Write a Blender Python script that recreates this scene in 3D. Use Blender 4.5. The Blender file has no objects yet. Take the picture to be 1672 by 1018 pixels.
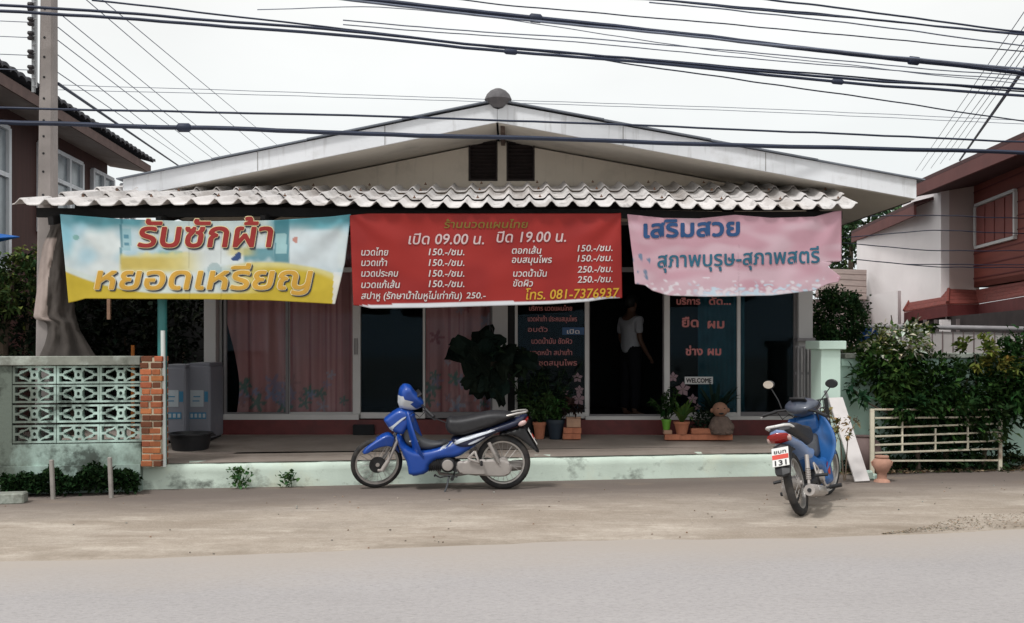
import bpy, bmesh, math, random
from mathutils import Vector, Matrix, noise as mnoise
from mathutils.geometry import delaunay_2d_cdt
rng = random.Random(7)
R = math.radians
SC = bpy.context.scene
COL = SC.collection
F, CX, YH, CH = 1640.0, 836.0, 555.0, 1.5      # focal length in photo pixels, principal column, horizon row, eye height

# ---------------------------------------------------------------- camera, sky, sun, exposure
cam = bpy.data.cameras.new('camera'); camo = bpy.data.objects.new('camera', cam); COL.objects.link(camo)
camo.location = (0, 0, CH); camo.rotation_euler = (R(90), 0, 0)
cam.sensor_width = 36; cam.lens = F / 1672 * 36
cam.shift_y = (YH - 509) / 1672
cam.clip_start = 0.05; cam.clip_end = 800
SC.camera = camo
SUN_EL, SUN_AZ = R(56), R(218)
w = bpy.data.worlds.new('World'); SC.world = w; w.use_nodes = True
nt = w.node_tree; N = nt.nodes; L = nt.links
bg = N['Background']
sky = N.new('ShaderNodeTexSky'); sky.sky_type = 'NISHITA'; sky.sun_disc = False
sky.sun_elevation = SUN_EL; sky.sun_rotation = SUN_AZ; sky.dust_density = 6; sky.air_density = 1.2
hs = N.new('ShaderNodeHueSaturation'); hs.inputs['Saturation'].default_value = 0.16
L.new(sky.outputs[0], hs.inputs['Color'])
# overcast veil: an even cloud layer, brighter overhead than at the horizon
tc = N.new('ShaderNodeTexCoord'); sx = N.new('ShaderNodeSeparateXYZ'); L.new(tc.outputs['Generated'], sx.inputs[0])
mr = N.new('ShaderNodeMapRange'); mr.inputs['From Min'].default_value = 0; mr.inputs['From Max'].default_value = 1
mr.inputs['To Min'].default_value = 9.0; mr.inputs['To Max'].default_value = 14.5
L.new(sx.outputs['Z'], mr.inputs['Value'])
cn = N.new('ShaderNodeTexNoise'); cn.inputs['Scale'].default_value = 2.2; cn.inputs['Detail'].default_value = 5
mp = N.new('ShaderNodeMapping'); mp.inputs['Scale'].default_value = (1, 1, 2.6); L.new(tc.outputs['Generated'], mp.inputs[0]); L.new(mp.outputs[0], cn.inputs['Vector'])
cr = N.new('ShaderNodeMapRange'); cr.inputs['From Min'].default_value = .3; cr.inputs['From Max'].default_value = .7
cr.inputs['To Min'].default_value = .93; cr.inputs['To Max'].default_value = 1.06
L.new(cn.outputs['Fac'], cr.inputs['Value'])
mu = N.new('ShaderNodeMath'); mu.operation = 'MULTIPLY'; L.new(mr.outputs[0], mu.inputs[0]); L.new(cr.outputs[0], mu.inputs[1])
cc = N.new('ShaderNodeCombineColor')
for i, k in enumerate((0.985, 1.0, 1.0)):
    m_ = N.new('ShaderNodeMath'); m_.operation = 'MULTIPLY'; m_.inputs[1].default_value = k
    L.new(mu.outputs[0], m_.inputs[0]); L.new(m_.outputs[0], cc.inputs[i])
    if i != 1:                                        # a cooler veil low down, warmer white higher up
        wr = N.new('ShaderNodeMapRange'); wr.inputs['From Min'].default_value = .02; wr.inputs['From Max'].default_value = .36
        wr.inputs['To Min'].default_value = (.935, 1, 1.015)[i]; wr.inputs['To Max'].default_value = (1.0, 1, .985)[i]
        L.new(sx.outputs['Z'], wr.inputs['Value']); L.new(wr.outputs[0], m_.inputs[1])
mx = N.new('ShaderNodeMix'); mx.data_type = 'RGBA'; mx.inputs[0].default_value = 0.9
L.new(hs.outputs[0], mx.inputs[6]); L.new(cc.outputs[0], mx.inputs[7]); L.new(mx.outputs[2], bg.inputs['Color'])
bg.inputs['Strength'].default_value = 0.1
sl = bpy.data.lights.new('sun', 'SUN'); so = bpy.data.objects.new('sun', sl); COL.objects.link(so)
sl.energy = 2.1; sl.angle = R(9); sl.color = (1, .98, .95)
so.rotation_euler = (R(90) - SUN_EL, 0, math.pi - SUN_AZ)
SC.view_settings.view_transform = 'Standard'; SC.view_settings.look = 'None'
SC.view_settings.exposure = 0.0; SC.view_settings.gamma = 1.0

# ---------------------------------------------------------------- helpers
def W(x, y, Z): return Vector(((x - CX) / F * Z, Z, CH + (YH - y) / F * Z))
def zat(y, Z): return CH + (YH - y) / F * Z
def xat(x, Z): return (x - CX) / F * Z
def line_depth(x, z0, s=.155): return z0 / (1 - s * (x - CX) / F)   # depth where a pixel column meets Y = z0 + s X

OFF = {}
class MB:
    def __init__(s): s.v = []; s.f = []; s.c = None; s.cur = None; s.M = None
    def P(s, p):
        p = Vector(p)
        if s.M is not None: p = s.M @ p
        s.v.append(p)
        if s.c is not None: s.c.append(s.cur)
        return len(s.v) - 1
    def color(s, c):
        if s.c is None: s.c = [(1, 1, 1)] * len(s.v)
        s.cur = c; return s
    def face(s, pts): s.f.append([s.P(p) for p in pts]); return s
    def box(s, c, d, rot=None, bev=0):
        cx = Vector(c); h = Vector(d) * .5
        m = rot if rot is not None else Matrix.Identity(3)
        b = min(bev, *(x * .45 for x in h)) if bev else 0
        if not b:
            ids = [s.P(cx + m @ Vector((sx * h.x, sy * h.y, sz * h.z))) for sx in (-1, 1) for sy in (-1, 1) for sz in (-1, 1)]
            for q in ((0, 1, 3, 2), (4, 6, 7, 5), (0, 4, 5, 1), (2, 3, 7, 6), (0, 2, 6, 4), (1, 5, 7, 3)): s.f.append([ids[i] for i in q])
            return s
        idx = {}
        for sx in (-1, 1):
            for sy in (-1, 1):
                for sz in (-1, 1):
                    for a in range(3):
                        q = [sx * (h.x - b), sy * (h.y - b), sz * (h.z - b)]
                        q[a] += (sx, sy, sz)[a] * b
                        idx[sx, sy, sz, a] = s.P(cx + m @ Vector(q))
        for a in range(3):
            o1, o2 = (a + 1) % 3, (a + 2) % 3
            for sg in (-1, 1):
                loop = []
                for (p, q) in ((-1, -1), (1, -1), (1, 1), (-1, 1)):
                    k = [0, 0, 0]; k[a] = sg; k[o1] = p; k[o2] = q; loop.append(idx[k[0], k[1], k[2], a])
                s.f.append(loop if sg > 0 else loop[::-1])
            for p in (-1, 1):
                for q in (-1, 1):
                    k1 = [0, 0, 0]; k1[o1] = p; k1[o2] = q; k2 = list(k1); k1[a] = -1; k2[a] = 1
                    l = [idx[(*k1, o1)], idx[(*k2, o1)], idx[(*k2, o2)], idx[(*k1, o2)]]
                    s.f.append(l if p * q > 0 else l[::-1])
        for sx in (-1, 1):
            for sy in (-1, 1):
                for sz in (-1, 1):
                    l = [idx[sx, sy, sz, a] for a in range(3)]
                    s.f.append(l if sx * sy * sz > 0 else l[::-1])
        return s
    def bar(s, p0, p1, a, b, up=(0, 0, 1), bev=0):
        p0 = Vector(p0); p1 = Vector(p1); d = p1 - p0; l = d.length
        if l < 1e-6: return s
        x = d / l; u = Vector(up)
        if abs(x.dot(u)) > .98: u = Vector((0, 1, 0))
        y = u.cross(x).normalized(); z = x.cross(y)
        return s.box((p0 + p1) / 2, (l, a, b), Matrix((x, y, z)).transposed(), bev)
    def tube(s, pts, r, n=8, cap=True, closed=False):
        pts = [Vector(p) for p in pts]; k = len(pts)
        rr = r if isinstance(r, (list, tuple)) else [r] * k
        prev = None; rings = []
        for i, p in enumerate(pts):
            if closed: t = pts[(i + 1) % k] - pts[i - 1]
            else: t = pts[min(i + 1, k - 1)] - pts[max(i - 1, 0)]
            t.normalize()
            if prev is None:
                u = Vector((0, 0, 1)) if abs(t.z) < .9 else Vector((1, 0, 0))
                a = t.cross(u).normalized()
            else:
                a = (prev - t * prev.dot(t)).normalized()
            prev = a; b = t.cross(a)
            rings.append([s.P(p + (a * math.cos(2 * math.pi * j / n) + b * math.sin(2 * math.pi * j / n)) * rr[i]) for j in range(n)])
        m = k if closed else k - 1
        for i in range(m):
            A, B = rings[i], rings[(i + 1) % k]
            for j in range(n): s.f.append([A[j], A[(j + 1) % n], B[(j + 1) % n], B[j]])
        if cap and not closed: s.f.append(rings[0][::-1]); s.f.append(rings[-1])
        return s
    def lathe(s, prof, c=(0, 0, 0), n=20, axis='Z', cap=True):
        c = Vector(c); rings = []
        for (r, h) in prof:
            ring = []
            for j in range(n):
                a = 2 * math.pi * j / n; q = (r * math.cos(a), r * math.sin(a), h)
                if axis == 'Y': q = (q[0], q[2], q[1])
                if axis == 'X': q = (q[2], q[0], q[1])
                ring.append(s.P(c + Vector(q)))
            rings.append(ring)
        for i in range(len(rings) - 1):
            for j in range(n): s.f.append([rings[i][j], rings[i][(j + 1) % n], rings[i + 1][(j + 1) % n], rings[i + 1][j]])
        if cap: s.f.append(rings[0][::-1]); s.f.append(rings[-1])
        return s
    def grid(s, fn, nu, nv, keep=None, colf=None):
        ids = []
        for j in range(nv + 1):
            for i in range(nu + 1):
                if colf: s.color(colf(i / nu, j / nv))
                ids.append(s.P(fn(i / nu, j / nv)))
        for j in range(nv):
            for i in range(nu):
                if keep and not keep((i + .5) / nu, (j + .5) / nv): continue
                a = j * (nu + 1) + i
                s.f.append([ids[a], ids[a + 1], ids[a + nu + 2], ids[a + nu + 1]])
        return s
    def prism(s, poly, d):                       # poly: 3-D points in one plane, d: thickness vector
        d = Vector(d); n = len(poly)
        a = [s.P(p) for p in poly]; b = [s.P(Vector(p) + d) for p in poly]
        s.f.append(a[::-1]); s.f.append(b)
        for i in range(n): s.f.append([a[i], a[(i + 1) % n], b[(i + 1) % n], b[i]])
        return s
    def ball(s, c, r, n=10, m=7, rot=None):
        c = Vector(c); r = Vector(r) if not isinstance(r, (int, float)) else Vector((r, r, r))
        rings = []
        for i in range(1, m):
            t = math.pi * i / m
            ring = []
            for j in range(n):
                q = Vector((math.sin(t) * math.cos(2 * math.pi * j / n) * r.x, math.sin(t) * math.sin(2 * math.pi * j / n) * r.y, math.cos(t) * r.z))
                if rot is not None: q = rot @ q
                ring.append(s.P(c + q))
            rings.append(ring)
        tz = Vector((0, 0, r.z))
        if rot is not None: tz = rot @ tz
        T = s.P(c + tz); B = s.P(c - tz)
        for j in range(n):
            s.f.append([T, rings[0][j], rings[0][(j + 1) % n]]); s.f.append([B, rings[-1][(j + 1) % n], rings[-1][j]])
        for i in range(m - 2):
            for j in range(n): s.f.append([rings[i][j], rings[i + 1][j], rings[i + 1][(j + 1) % n], rings[i][(j + 1) % n]])
        return s
    def leaf(s, p, d, w, up=None, fold=.25, droop=0.0):
        p = Vector(p); d = Vector(d); l = d.length
        up = Vector(up) if up is not None else Vector((rng.gauss(0, .5), rng.gauss(0, .5), 1))
        side = d.cross(up)
        if side.length < 1e-6: side = Vector((1, 0, 0))
        side = side.normalized() * w * .5; nrm = side.cross(d).normalized() * w * fold
        dr = Vector((0, 0, -droop * l))
        a = s.P(p); b = s.P(p + d * .38 + side + nrm + dr * .15); c = s.P(p + d + dr); e = s.P(p + d * .38 - side + nrm + dr * .15); m = s.P(p + d * .45 + dr * .2)
        s.f += [[a, b, m], [b, c, m], [c, e, m], [e, a, m]]
        return s
    def strap(s, p, d, w, n=6, droop=.5, up=(0, 0, 1)):        # long arching leaf
        p = Vector(p); d = Vector(d); side = d.cross(Vector(up))
        if side.length < 1e-5: side = Vector((1, 0, 0))
        side.normalize(); L_ = []
        for i in range(n + 1):
            t = i / n; q = p + d * t + Vector((0, 0, -droop * d.length * t * t))
            ww = w * .5 * (math.sin(math.pi * min(1, .12 + t * .88)) ** .6 if t < 1 else 0.02)
            L_.append((s.P(q - side * ww + Vector((0, 0, ww * .3))), s.P(q), s.P(q + side * ww + Vector((0, 0, ww * .3)))))
        for i in range(n):
            for k in (0, 1): s.f.append([L_[i][k], L_[i][k + 1], L_[i + 1][k + 1], L_[i + 1][k]])
        return s
    def build(s, name, mat, parent=None, loc=None, smooth=None, attr='Col'):
        off = OFF.get(parent.name, Vector()) if parent is not None else Vector(loc or (0, 0, 0))
        me = bpy.data.meshes.new(name)
        me.from_pydata([(p - off)[:] for p in s.v], [], s.f)
        me.validate(); me.update()
        bm = bmesh.new(); bm.from_mesh(me)
        if smooth != 'leaf': bmesh.ops.recalc_face_normals(bm, faces=bm.faces)
        bm.to_mesh(me); bm.free()
        if s.c is not None and len(me.vertices) == len(s.c):
            at = me.attributes.new(attr, 'FLOAT_COLOR', 'POINT')
            flat = []
            for c in s.c: flat += [c[0], c[1], c[2], 1.0]
            at.data.foreach_set('color', flat)
        if smooth is True or isinstance(smooth, (int, float)) and smooth:
            me.polygons.foreach_set('use_smooth', [True] * len(me.polygons))
            me.set_sharp_from_angle(angle=R(35 if smooth is True else smooth))
        me.materials.append(mat)
        o = bpy.data.objects.new(name, me); COL.objects.link(o)
        if parent is not None: o.parent = parent; OFF[o.name] = off
        else: o.location = off; OFF[o.name] = off
        return o

def tag(o, label=None, cat=None, group=None, kind=None):
    if label: o['label'] = label
    if cat: o['category'] = cat
    if group: o['group'] = group
    if kind: o['kind'] = kind
    return o
def thing(name, label, cat, loc=(0, 0, 0), rot=None, group=None, local=False):
    o = bpy.data.objects.new(name, None); COL.objects.link(o); o.location = loc; o.empty_display_size = .2
    if rot: o.rotation_euler = rot
    OFF[o.name] = Vector() if local else Vector(loc)
    return tag(o, label, cat, group)
def struct(o): o['kind'] = 'structure'; return o
def clone(root, loc, rot=None, label=None):
    r = root.copy(); COL.objects.link(r); r.location = loc
    if rot: r.rotation_euler = rot
    if label: r['label'] = label
    for ch in list(root.children):
        c = ch.copy(); COL.objects.link(c); c.parent = r
        for g in list(ch.children):
            d = g.copy(); COL.objects.link(d); d.parent = c
    return r

# ---------------------------------------------------------------- materials
def M(name, col, rough=.75, metal=0, var=.12, scale=6, bump=0, bscale=None, stain=None, attr=False, coat=0, stretch=None, spec=.4, extra=None, trans=0, pos=False):
    m = bpy.data.materials.new(name); m.use_nodes = True
    t = m.node_tree; n = t.nodes; l = t.links; bs = n['Principled BSDF']
    tcn = n.new('ShaderNodeTexCoord'); mpn = n.new('ShaderNodeMapping'); SRC = n.new('ShaderNodeNewGeometry').outputs['Position'] if pos else tcn.outputs['Object']
    l.new(SRC, mpn.inputs[0])
    if stretch: mpn.inputs['Scale'].default_value = stretch
    def rgb(c): return (c[0], c[1], c[2], 1)
    def mix(fac, a, b, mode='MIX'):
        x = n.new('ShaderNodeMix'); x.data_type = 'RGBA'; x.blend_type = mode
        for k, val in ((0, fac), (6, a), (7, b)):
            if isinstance(val, (float, int)): x.inputs[k].default_value = val
            elif isinstance(val, tuple): x.inputs[k].default_value = rgb(val)
            else: l.new(val, x.inputs[k])
        return x.outputs[2]
    def noise(sc, det=6, rgh=.6, vec=None):
        x = n.new('ShaderNodeTexNoise'); x.inputs['Scale'].default_value = sc; x.inputs['Detail'].default_value = det; x.inputs['Roughness'].default_value = rgh
        l.new(vec or mpn.outputs[0], x.inputs['Vector']); return x.outputs['Fac']
    def rng_(v, a, b, c=0., d=1.):
        x = n.new('ShaderNodeMapRange'); x.inputs['From Min'].default_value = a; x.inputs['From Max'].default_value = b
        x.inputs['To Min'].default_value = c; x.inputs['To Max'].default_value = d; l.new(v, x.inputs['Value']); return x.outputs[0]
    nf = noise(scale)
    base = mix(rng_(nf, .3, .7), tuple(c * (1 - var) for c in col), tuple(min(1, c * (1 + var)) for c in col))
    if attr:
        an = n.new('ShaderNodeAttribute'); an.attribute_name = 'Col'
        base = mix(1.0, base, an.outputs['Color'], 'MULTIPLY')
    for st in (stain or ()):
        scol, ssc, lo, hi, amt = st[:5]
        vec = None
        if len(st) > 5:
            mm = n.new('ShaderNodeMapping'); mm.inputs['Scale'].default_value = st[5]; l.new(SRC, mm.inputs[0]); vec = mm.outputs[0]
        base = mix(rng_(noise(ssc, 8, .65, vec), lo, hi, 0, amt), base, scol)
    ctx = dict(n=n, l=l, tc=tcn, mp=mpn, mix=mix, noise=noise, rng=rng_, bs=bs)
    if extra: base = extra(ctx, base) or base
    l.new(base, bs.inputs['Base Color'])
    bs.inputs['Roughness'].default_value = rough; bs.inputs['Metallic'].default_value = metal
    bs.inputs['Specular IOR Level'].default_value = spec
    if coat: bs.inputs['Coat Weight'].default_value = coat; bs.inputs['Coat Roughness'].default_value = .08
    if trans: bs.inputs['Subsurface Weight'].default_value = 0
    if bump:
        b = n.new('ShaderNodeBump'); b.inputs['Strength'].default_value = min(1, bump); b.inputs['Distance'].default_value = .01
        l.new(noise(bscale or scale * 4, 8, .7), b.inputs['Height']); l.new(b.outputs[0], bs.inputs['Normal'])
    return m

def glass_mat(name, refl=.05, tint=(.8, .88, .87)):
    m = bpy.data.materials.new(name); m.use_nodes = True
    t = m.node_tree; n = t.nodes; l = t.links; n.remove(n['Principled BSDF'])
    tr = n.new('ShaderNodeBsdfTransparent'); tr.inputs[0].default_value = (*tint, 1)
    gl = n.new('ShaderNodeBsdfGlossy'); gl.inputs['Roughness'].default_value = .03; gl.inputs[0].default_value = (.5, .72, .9, 1)
    fr = n.new('ShaderNodeFresnel'); fr.inputs[0].default_value = 1.35
    mu = n.new('ShaderNodeMath'); mu.operation = 'MULTIPLY'; mu.inputs[1].default_value = refl / .022; l.new(fr.outputs[0], mu.inputs[0]); mu.use_clamp = True
    mi = n.new('ShaderNodeMixShader'); l.new(mu.outputs[0], mi.inputs[0]); l.new(tr.outputs[0], mi.inputs[1]); l.new(gl.outputs[0], mi.inputs[2])
    l.new(mi.outputs[0], n['Material Output'].inputs[0])
    return m
# ---------------------------------------------------------------- material set
def road_dirt(ctx, base):
    n, l, mix, noise, rg = ctx['n'], ctx['l'], ctx['mix'], ctx['noise'], ctx['rng']
    m1 = n.new('ShaderNodeMapping'); m1.inputs['Rotation'].default_value = (0, 0, R(-8.8)); m1.inputs['Scale'].default_value = (.42, 1.3, 1)
    l.new(ctx['tc'].outputs['Object'], m1.inputs[0])
    b = mix(rg(noise(1.3, 7, .62, m1.outputs[0]), .42, .62, 0, .75), base, (.26, .215, .172))
    b = mix(rg(noise(2.3, 8, .7, m1.outputs[0]), .50, .66, 0, .85), b, (.49, .435, .375))
    b = mix(rg(noise(7, 8, .75), .46, .66, 0, .5), b, (.25, .21, .17))
    b = mix(rg(noise(22, 8, .8), .50, .66, 0, .5), b, (.22, .185, .15))
    b = mix(rg(noise(55, 4, .8), .54, .66, 0, .6), b, (.52, .47, .41))
    # a darker, grey strip along the kerb
    m2 = n.new('ShaderNodeMapping'); m2.inputs['Rotation'].default_value = (0, 0, R(-8.8)); l.new(ctx['tc'].outputs['Object'], m2.inputs[0])
    sp = n.new('ShaderNodeSeparateXYZ'); l.new(m2.outputs[0], sp.inputs[0])
    ad = n.new('ShaderNodeMath'); ad.operation = 'MULTIPLY_ADD'; ad.inputs[1].default_value = .9
    l.new(noise(1.1, 5, .6, m1.outputs[0]), ad.inputs[0]); l.new(sp.outputs['Y'], ad.inputs[2])
    b = mix(rg(ad.outputs[0], 9.05, 10.35, 0, .92), b, (.145, .12, .108))
    a2 = n.new('ShaderNodeMath'); a2.operation = 'MULTIPLY_ADD'; a2.inputs[1].default_value = .7
    l.new(noise(1.7, 6, .7, m1.outputs[0]), a2.inputs[0]); l.new(sp.outputs['Y'], a2.inputs[2])
    bd = n.new('ShaderNodeMath'); bd.operation = 'MULTIPLY'; l.new(rg(a2.outputs[0], 7.45, 7.65), bd.inputs[0]); l.new(rg(a2.outputs[0], 7.75, 8.0, 1, 0), bd.inputs[1])
    b2 = n.new('ShaderNodeMath'); b2.operation = 'MULTIPLY'; l.new(bd.outputs[0], b2.inputs[0]); l.new(rg(noise(.9, 6, .7), .46, .62, 0, .6), b2.inputs[1])
    b = mix(b2.outputs[0], b, (.185, .15, .115))
    b = mix(rg(noise(2.0, 6, .7, m1.outputs[0]), .56, .66, 0, .55), b, (.23, .185, .145))
    return b
mt_dirt = M('dirt', (.375, .325, .275), .95, var=.16, scale=.9, bump=.5, bscale=40, spec=.15, extra=road_dirt)
def asphalt_wear(ctx, base):
    mix, noise, rg = ctx['mix'], ctx['noise'], ctx['rng']
    b = mix(rg(noise(48, 5, .85), .48, .62, 0, .6), base, (.235, .222, .22))
    b = mix(rg(noise(70, 4, .85), .54, .68, 0, .5), b, (.47, .435, .42))
    n, l = ctx['n'], ctx['l']
    m2 = n.new('ShaderNodeMapping'); m2.inputs['Rotation'].default_value = (0, 0, R(-8.8)); l.new(ctx['tc'].outputs['Object'], m2.inputs[0])
    sp = n.new('ShaderNodeSeparateXYZ'); l.new(m2.outputs[0], sp.inputs[0])
    ad = n.new('ShaderNodeMath'); ad.operation = 'MULTIPLY_ADD'; ad.inputs[1].default_value = 1.1
    l.new(noise(1.6, 7, .65), ad.inputs[0]); l.new(sp.outputs['Y'], ad.inputs[2])
    b = mix(rg(ad.outputs[0], 6.7, 7.7, 0, .9), b, (.355, .315, .28))
    return mix(rg(noise(3.5, 8, .75), .60, .72, 0, .3), b, (.26, .235, .22))
mt_road = M('asphalt', (.335, .318, .316), .9, var=.09, scale=.55, bump=.35, bscale=120, spec=.2, stretch=(.5, 1, 1), extra=asphalt_wear)
mt_conc = M('porch_concrete', (.27, .23, .20), .85, var=.16, scale=1.6, bump=.2, bscale=30, stain=[((.18, .14, .115), 2.6, .5, .68, .5)], spec=.3)
mt_kerb = M('kerb_paint', (.56, .655, .575), .85, var=.08, scale=3, bump=.3, bscale=25,
            stain=[((.06, .065, .055), 1.7, .55, .66, .85, (1, 1, 1.4)), ((.66, .62, .42), 1.1, .55, .75, .5), ((.20, .22, .17), 9, .62, .72, .7)])
mt_fence = M('mint_paint_mouldy', (.49, .655, .59), .88, var=.08, scale=2, bump=.3, bscale=25, pos=True,
             stain=[((.085, .095, .075), 1.05, .37, .55, .9, (1, 1, .7)), ((.03, .036, .028), 3.2, .52, .64, .85)])
mt_mint = M('mint_paint', (.50, .70, .60), .85, var=.07, scale=2, bump=.15, bscale=25, stain=[((.42, .25, .2), 5, .66, .72, .6), ((.2, .27, .22), 2, .6, .8, .4)])
mt_coping = M('old_coping', (.22, .23, .20), .95, var=.3, scale=4, bump=.5, stain=[((.50, .56, .50), 2.5, .5, .62, .6), ((.05, .06, .045), 6, .55, .7, .7)])
mt_mintlt = M('pale_mint_paint', (.55, .70, .62), .85, var=.06, scale=2, stain=[((.50, .30, .22), 6, .68, .72, .5)])
mt_white = M('white_board_paint', (.70, .72, .75), .6, var=.05, scale=1.2, stain=[((.36, .35, .33), 2.6, .55, .75, .5), ((.30, .29, .28), 5, .55, .72, .45, (2.5, 2.5, .25))])
mt_gable = M('cream_wall', (.50, .45, .385), .85, var=.05, scale=1.2, stain=[((.27, .24, .21), 2, .52, .75, .5), ((.22, .20, .18), 4, .56, .74, .5, (2.2, 1, .22))])
mt_wallw = M('white_wall', (.60, .60, .59), .85, var=.05, scale=1.4, stain=[((.35, .34, .32), 2, .6, .8, .3)])
mt_column_shaded = M('shaded_column_paint', (.44, .43, .425), .85, var=.05, scale=1.4, stain=[((.30, .28, .27), 2, .6, .8, .3)])  # white wall colour darkened, putting the porch shade into the columns
mt_soffit = M('soffit_board', (.50, .465, .41), .85, var=.07, scale=1.5, stain=[((.17, .16, .15), 1.5, .55, .75, .4)])
mt_roofsheet = M('roof_sheet_blue_grey', (.17, .19, .225), .7, var=.15, scale=3)
mt_fibre = M('fibre_cement_sheet', (.60, .575, .565), .85, var=.10, scale=2.0, bump=.2, bscale=30, attr=True,
             stain=[((.27, .235, .21), 1.6, .46, .66, .7, (1.8, .5, 1)), ((.12, .11, .105), 5, .55, .68, .65, (2.5, .6, 1)), ((.66, .62, .60), 3, .6, .75, .4)])
mt_alu = M('aluminium_frame', (.50, .49, .48), .5, metal=.0, var=.06, scale=3, stain=[((.3, .28, .26), 3, .6, .8, .3)])
mt_alugrey = M('grey_frame', (.17, .16, .165), .55, var=.08)
mt_black = M('black_timber', (.012, .012, .013), .8, var=.3)
mt_plinth = M('red_plinth', (.115, .022, .022), .55, var=.18, scale=10, stain=[((.04, .02, .02), 3, .5, .7, .5)])
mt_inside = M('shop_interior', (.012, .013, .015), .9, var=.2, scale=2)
mt_teal = M('teal_cloth', (.012, .06, .08), .9, var=.3, scale=4)
mt_louvre = M('dark_shutter', (.018, .012, .012), .75, var=.3, scale=12)
mt_green_steel = M('green_steel_paint', (.03, .165, .165), .45, var=.12, scale=6, stain=[((.09, .045, .03), 9, .64, .74, .7)])
mt_pvc = M('white_pvc', (.58, .62, .60), .5, var=.06)
mt_steel = M('galvanised_steel', (.30, .31, .32), .5, metal=.6, var=.15)
mt_glass = glass_mat('pane_glass', .0065, (.86, .91, .92))
mt_brick = M('brick_clay', (.42, .135, .055), .9, var=.16, scale=14, bump=.4, attr=True, stain=[((.05, .035, .03), 6, .62, .72, .7)])
mt_mortar = M('mortar', (.40, .34, .25), .95, var=.15, scale=20)
mt_letter_red = M('red_vinyl', (.44, .15, .14), .5, var=.08)
mt_letter_pale = M('pale_vinyl', (.60, .36, .34), .5, var=.05)
def attr_mat(name, rough=.7, **k): return M(name, (1, 1, 1), rough, var=.0 if 'var' not in k else k.pop('var'), attr=True, **k)
mt_print = attr_mat('printed_vinyl', .55, var=.05, scale=3, spec=.3)
mt_cloth = attr_mat('printed_cloth', .9, var=.06, scale=5)
mt_ink = {k: M('ink_' + k, c, .6, var=.05, scale=10) for k, c in dict(red=(.27, .018, .015), white=(.54, .52, .51), navy=(.035, .045, .07), orange=(.52, .29, .035), cream=(.72, .62, .36),
          paleprint=(.50, .38, .38), gold=(.50, .29, .02), darkgold=(.16, .10, .01), blue=(.012, .06, .17), black=(.01, .01, .012), teal=(.018, .105, .17)).items()}

# ---------------------------------------------------------------- ground, road, porch floor
mb = MB(); mb.face([(-300, -60, 0), (300, -60, 0), (300, 420, 0), (-300, 420, 0)])
struct(mb.build('ground', mt_dirt))
DX = Vector((1, .155, 0)).normalized(); DN = Vector((-DX.y, DX.x, 0))
def edge_wob(u): return .17 * mnoise.noise((u * .55, 1.3, 0)) + .05 * mnoise.noise((u * 2.1, 4.3, 0)) + .025 * mnoise.noise((u * 7, 2, 0))
EDGE0 = Vector((0, 7.29, 0))
mb = MB()
for i in range(560):
    u0, u1 = -70 + i * .25, -70 + (i + 1) * .25
    a = EDGE0 + DX * u0 + DN * edge_wob(u0); b = EDGE0 + DX * u1 + DN * edge_wob(u1)
    z = Vector((0, 0, .004)); mb.face([a + z - DN * 7.5, b + z - DN * 7.5, b + z, a + z])
struct(mb.build('road', mt_road))

def KZ(X): return 10.61 + .153 * X                 # kerb front
ZW = 12.3                                          # shop front plane
mb = MB()
XL, XR = -3.74, 3.30
mb.face([(XL, KZ(XL) + .02, .255), (XR, KZ(XR) + .02, .255), (XR, KZ(XR) + .40, .258), (XL, KZ(XL) + .55, .258)])
mb.face([(XL, KZ(XL) + .55, .258), (XR, KZ(XR) + .40, .258), (XR, KZ(XR) + .40, .285), (XL, KZ(XL) + .55, .285)])
mb.face([(XL - 1.6, KZ(XL) + .55, .285), (XR + .1, KZ(XR) + .40, .285), (XR + .3, ZW + .6, .36), (XL - 1.6, ZW + .6, .36)])
struct(mb.build('porch_floor', mt_conc))
mb = MB()
def kerbtop(u): return .245 + .012 * mnoise.noise((u * 1.7, 0, 3)) + .006 * mnoise.noise((u * 9, 0, 3))
n = 90
prof = [(0.0, -.02), (0.004, .12), (0.0, .20), (.02, .238), (.05, .25), (.2, .252)]
def kf(u, v):
    X = XL + (XR - XL) * u; k = v * (len(prof) - 1); i = min(int(k), len(prof) - 2); t = k - i
    d = prof[i][0] * (1 - t) + prof[i + 1][0] * t; h = prof[i][1] * (1 - t) + prof[i + 1][1] * t
    return Vector((X, KZ(X) + d + .012 * mnoise.noise((X * 2.3, h * 5, 1)), h + (kerbtop(X) - .245) * (h > .15)))
mb.grid(kf, n, 10)
mb.tube([(XL, KZ(XL) + .1, -.02), (XL, KZ(XL) + .1, .20), (XL, KZ(XL) + .1, .248)], [.10, .10, .07], 14)
struct(mb.build('kerb', mt_kerb, smooth=50))

# ---------------------------------------------------------------- the massage shop
house = thing('shop_house', 'low white gabled shop house with a glass front and grey corrugated porch roof', 'house', (0, ZW, 0))
WT = .16
HX0, HX1 = xat(333, ZW), xat(1327, ZW)
RX, RZ = xat(812, 11.4), zat(170, 11.4)            # ridge at the barge plane
EL, EZl = xat(203, 11.4), zat(294, 11.4)
ER, EZr = xat(1494, 11.4), zat(295, 11.4)
def roofz(X): return RZ + (EZl - RZ) * (X - RX) / (EL - RX) if X < RX else RZ + (EZr - RZ) * (X - RX) / (ER - RX)
def doorx(x): return xat(x, ZW)
def wbox(mbx, x0, x1, z0, z1, y0=ZW, y1=ZW + WT): mbx.box(((x0 + x1) / 2, (y0 + y1) / 2, (z0 + z1) / 2), (abs(x1 - x0), y1 - y0, z1 - z0))
zb, zt = zat(684, ZW), 2.95                         # bottom and top of the glazing
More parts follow.
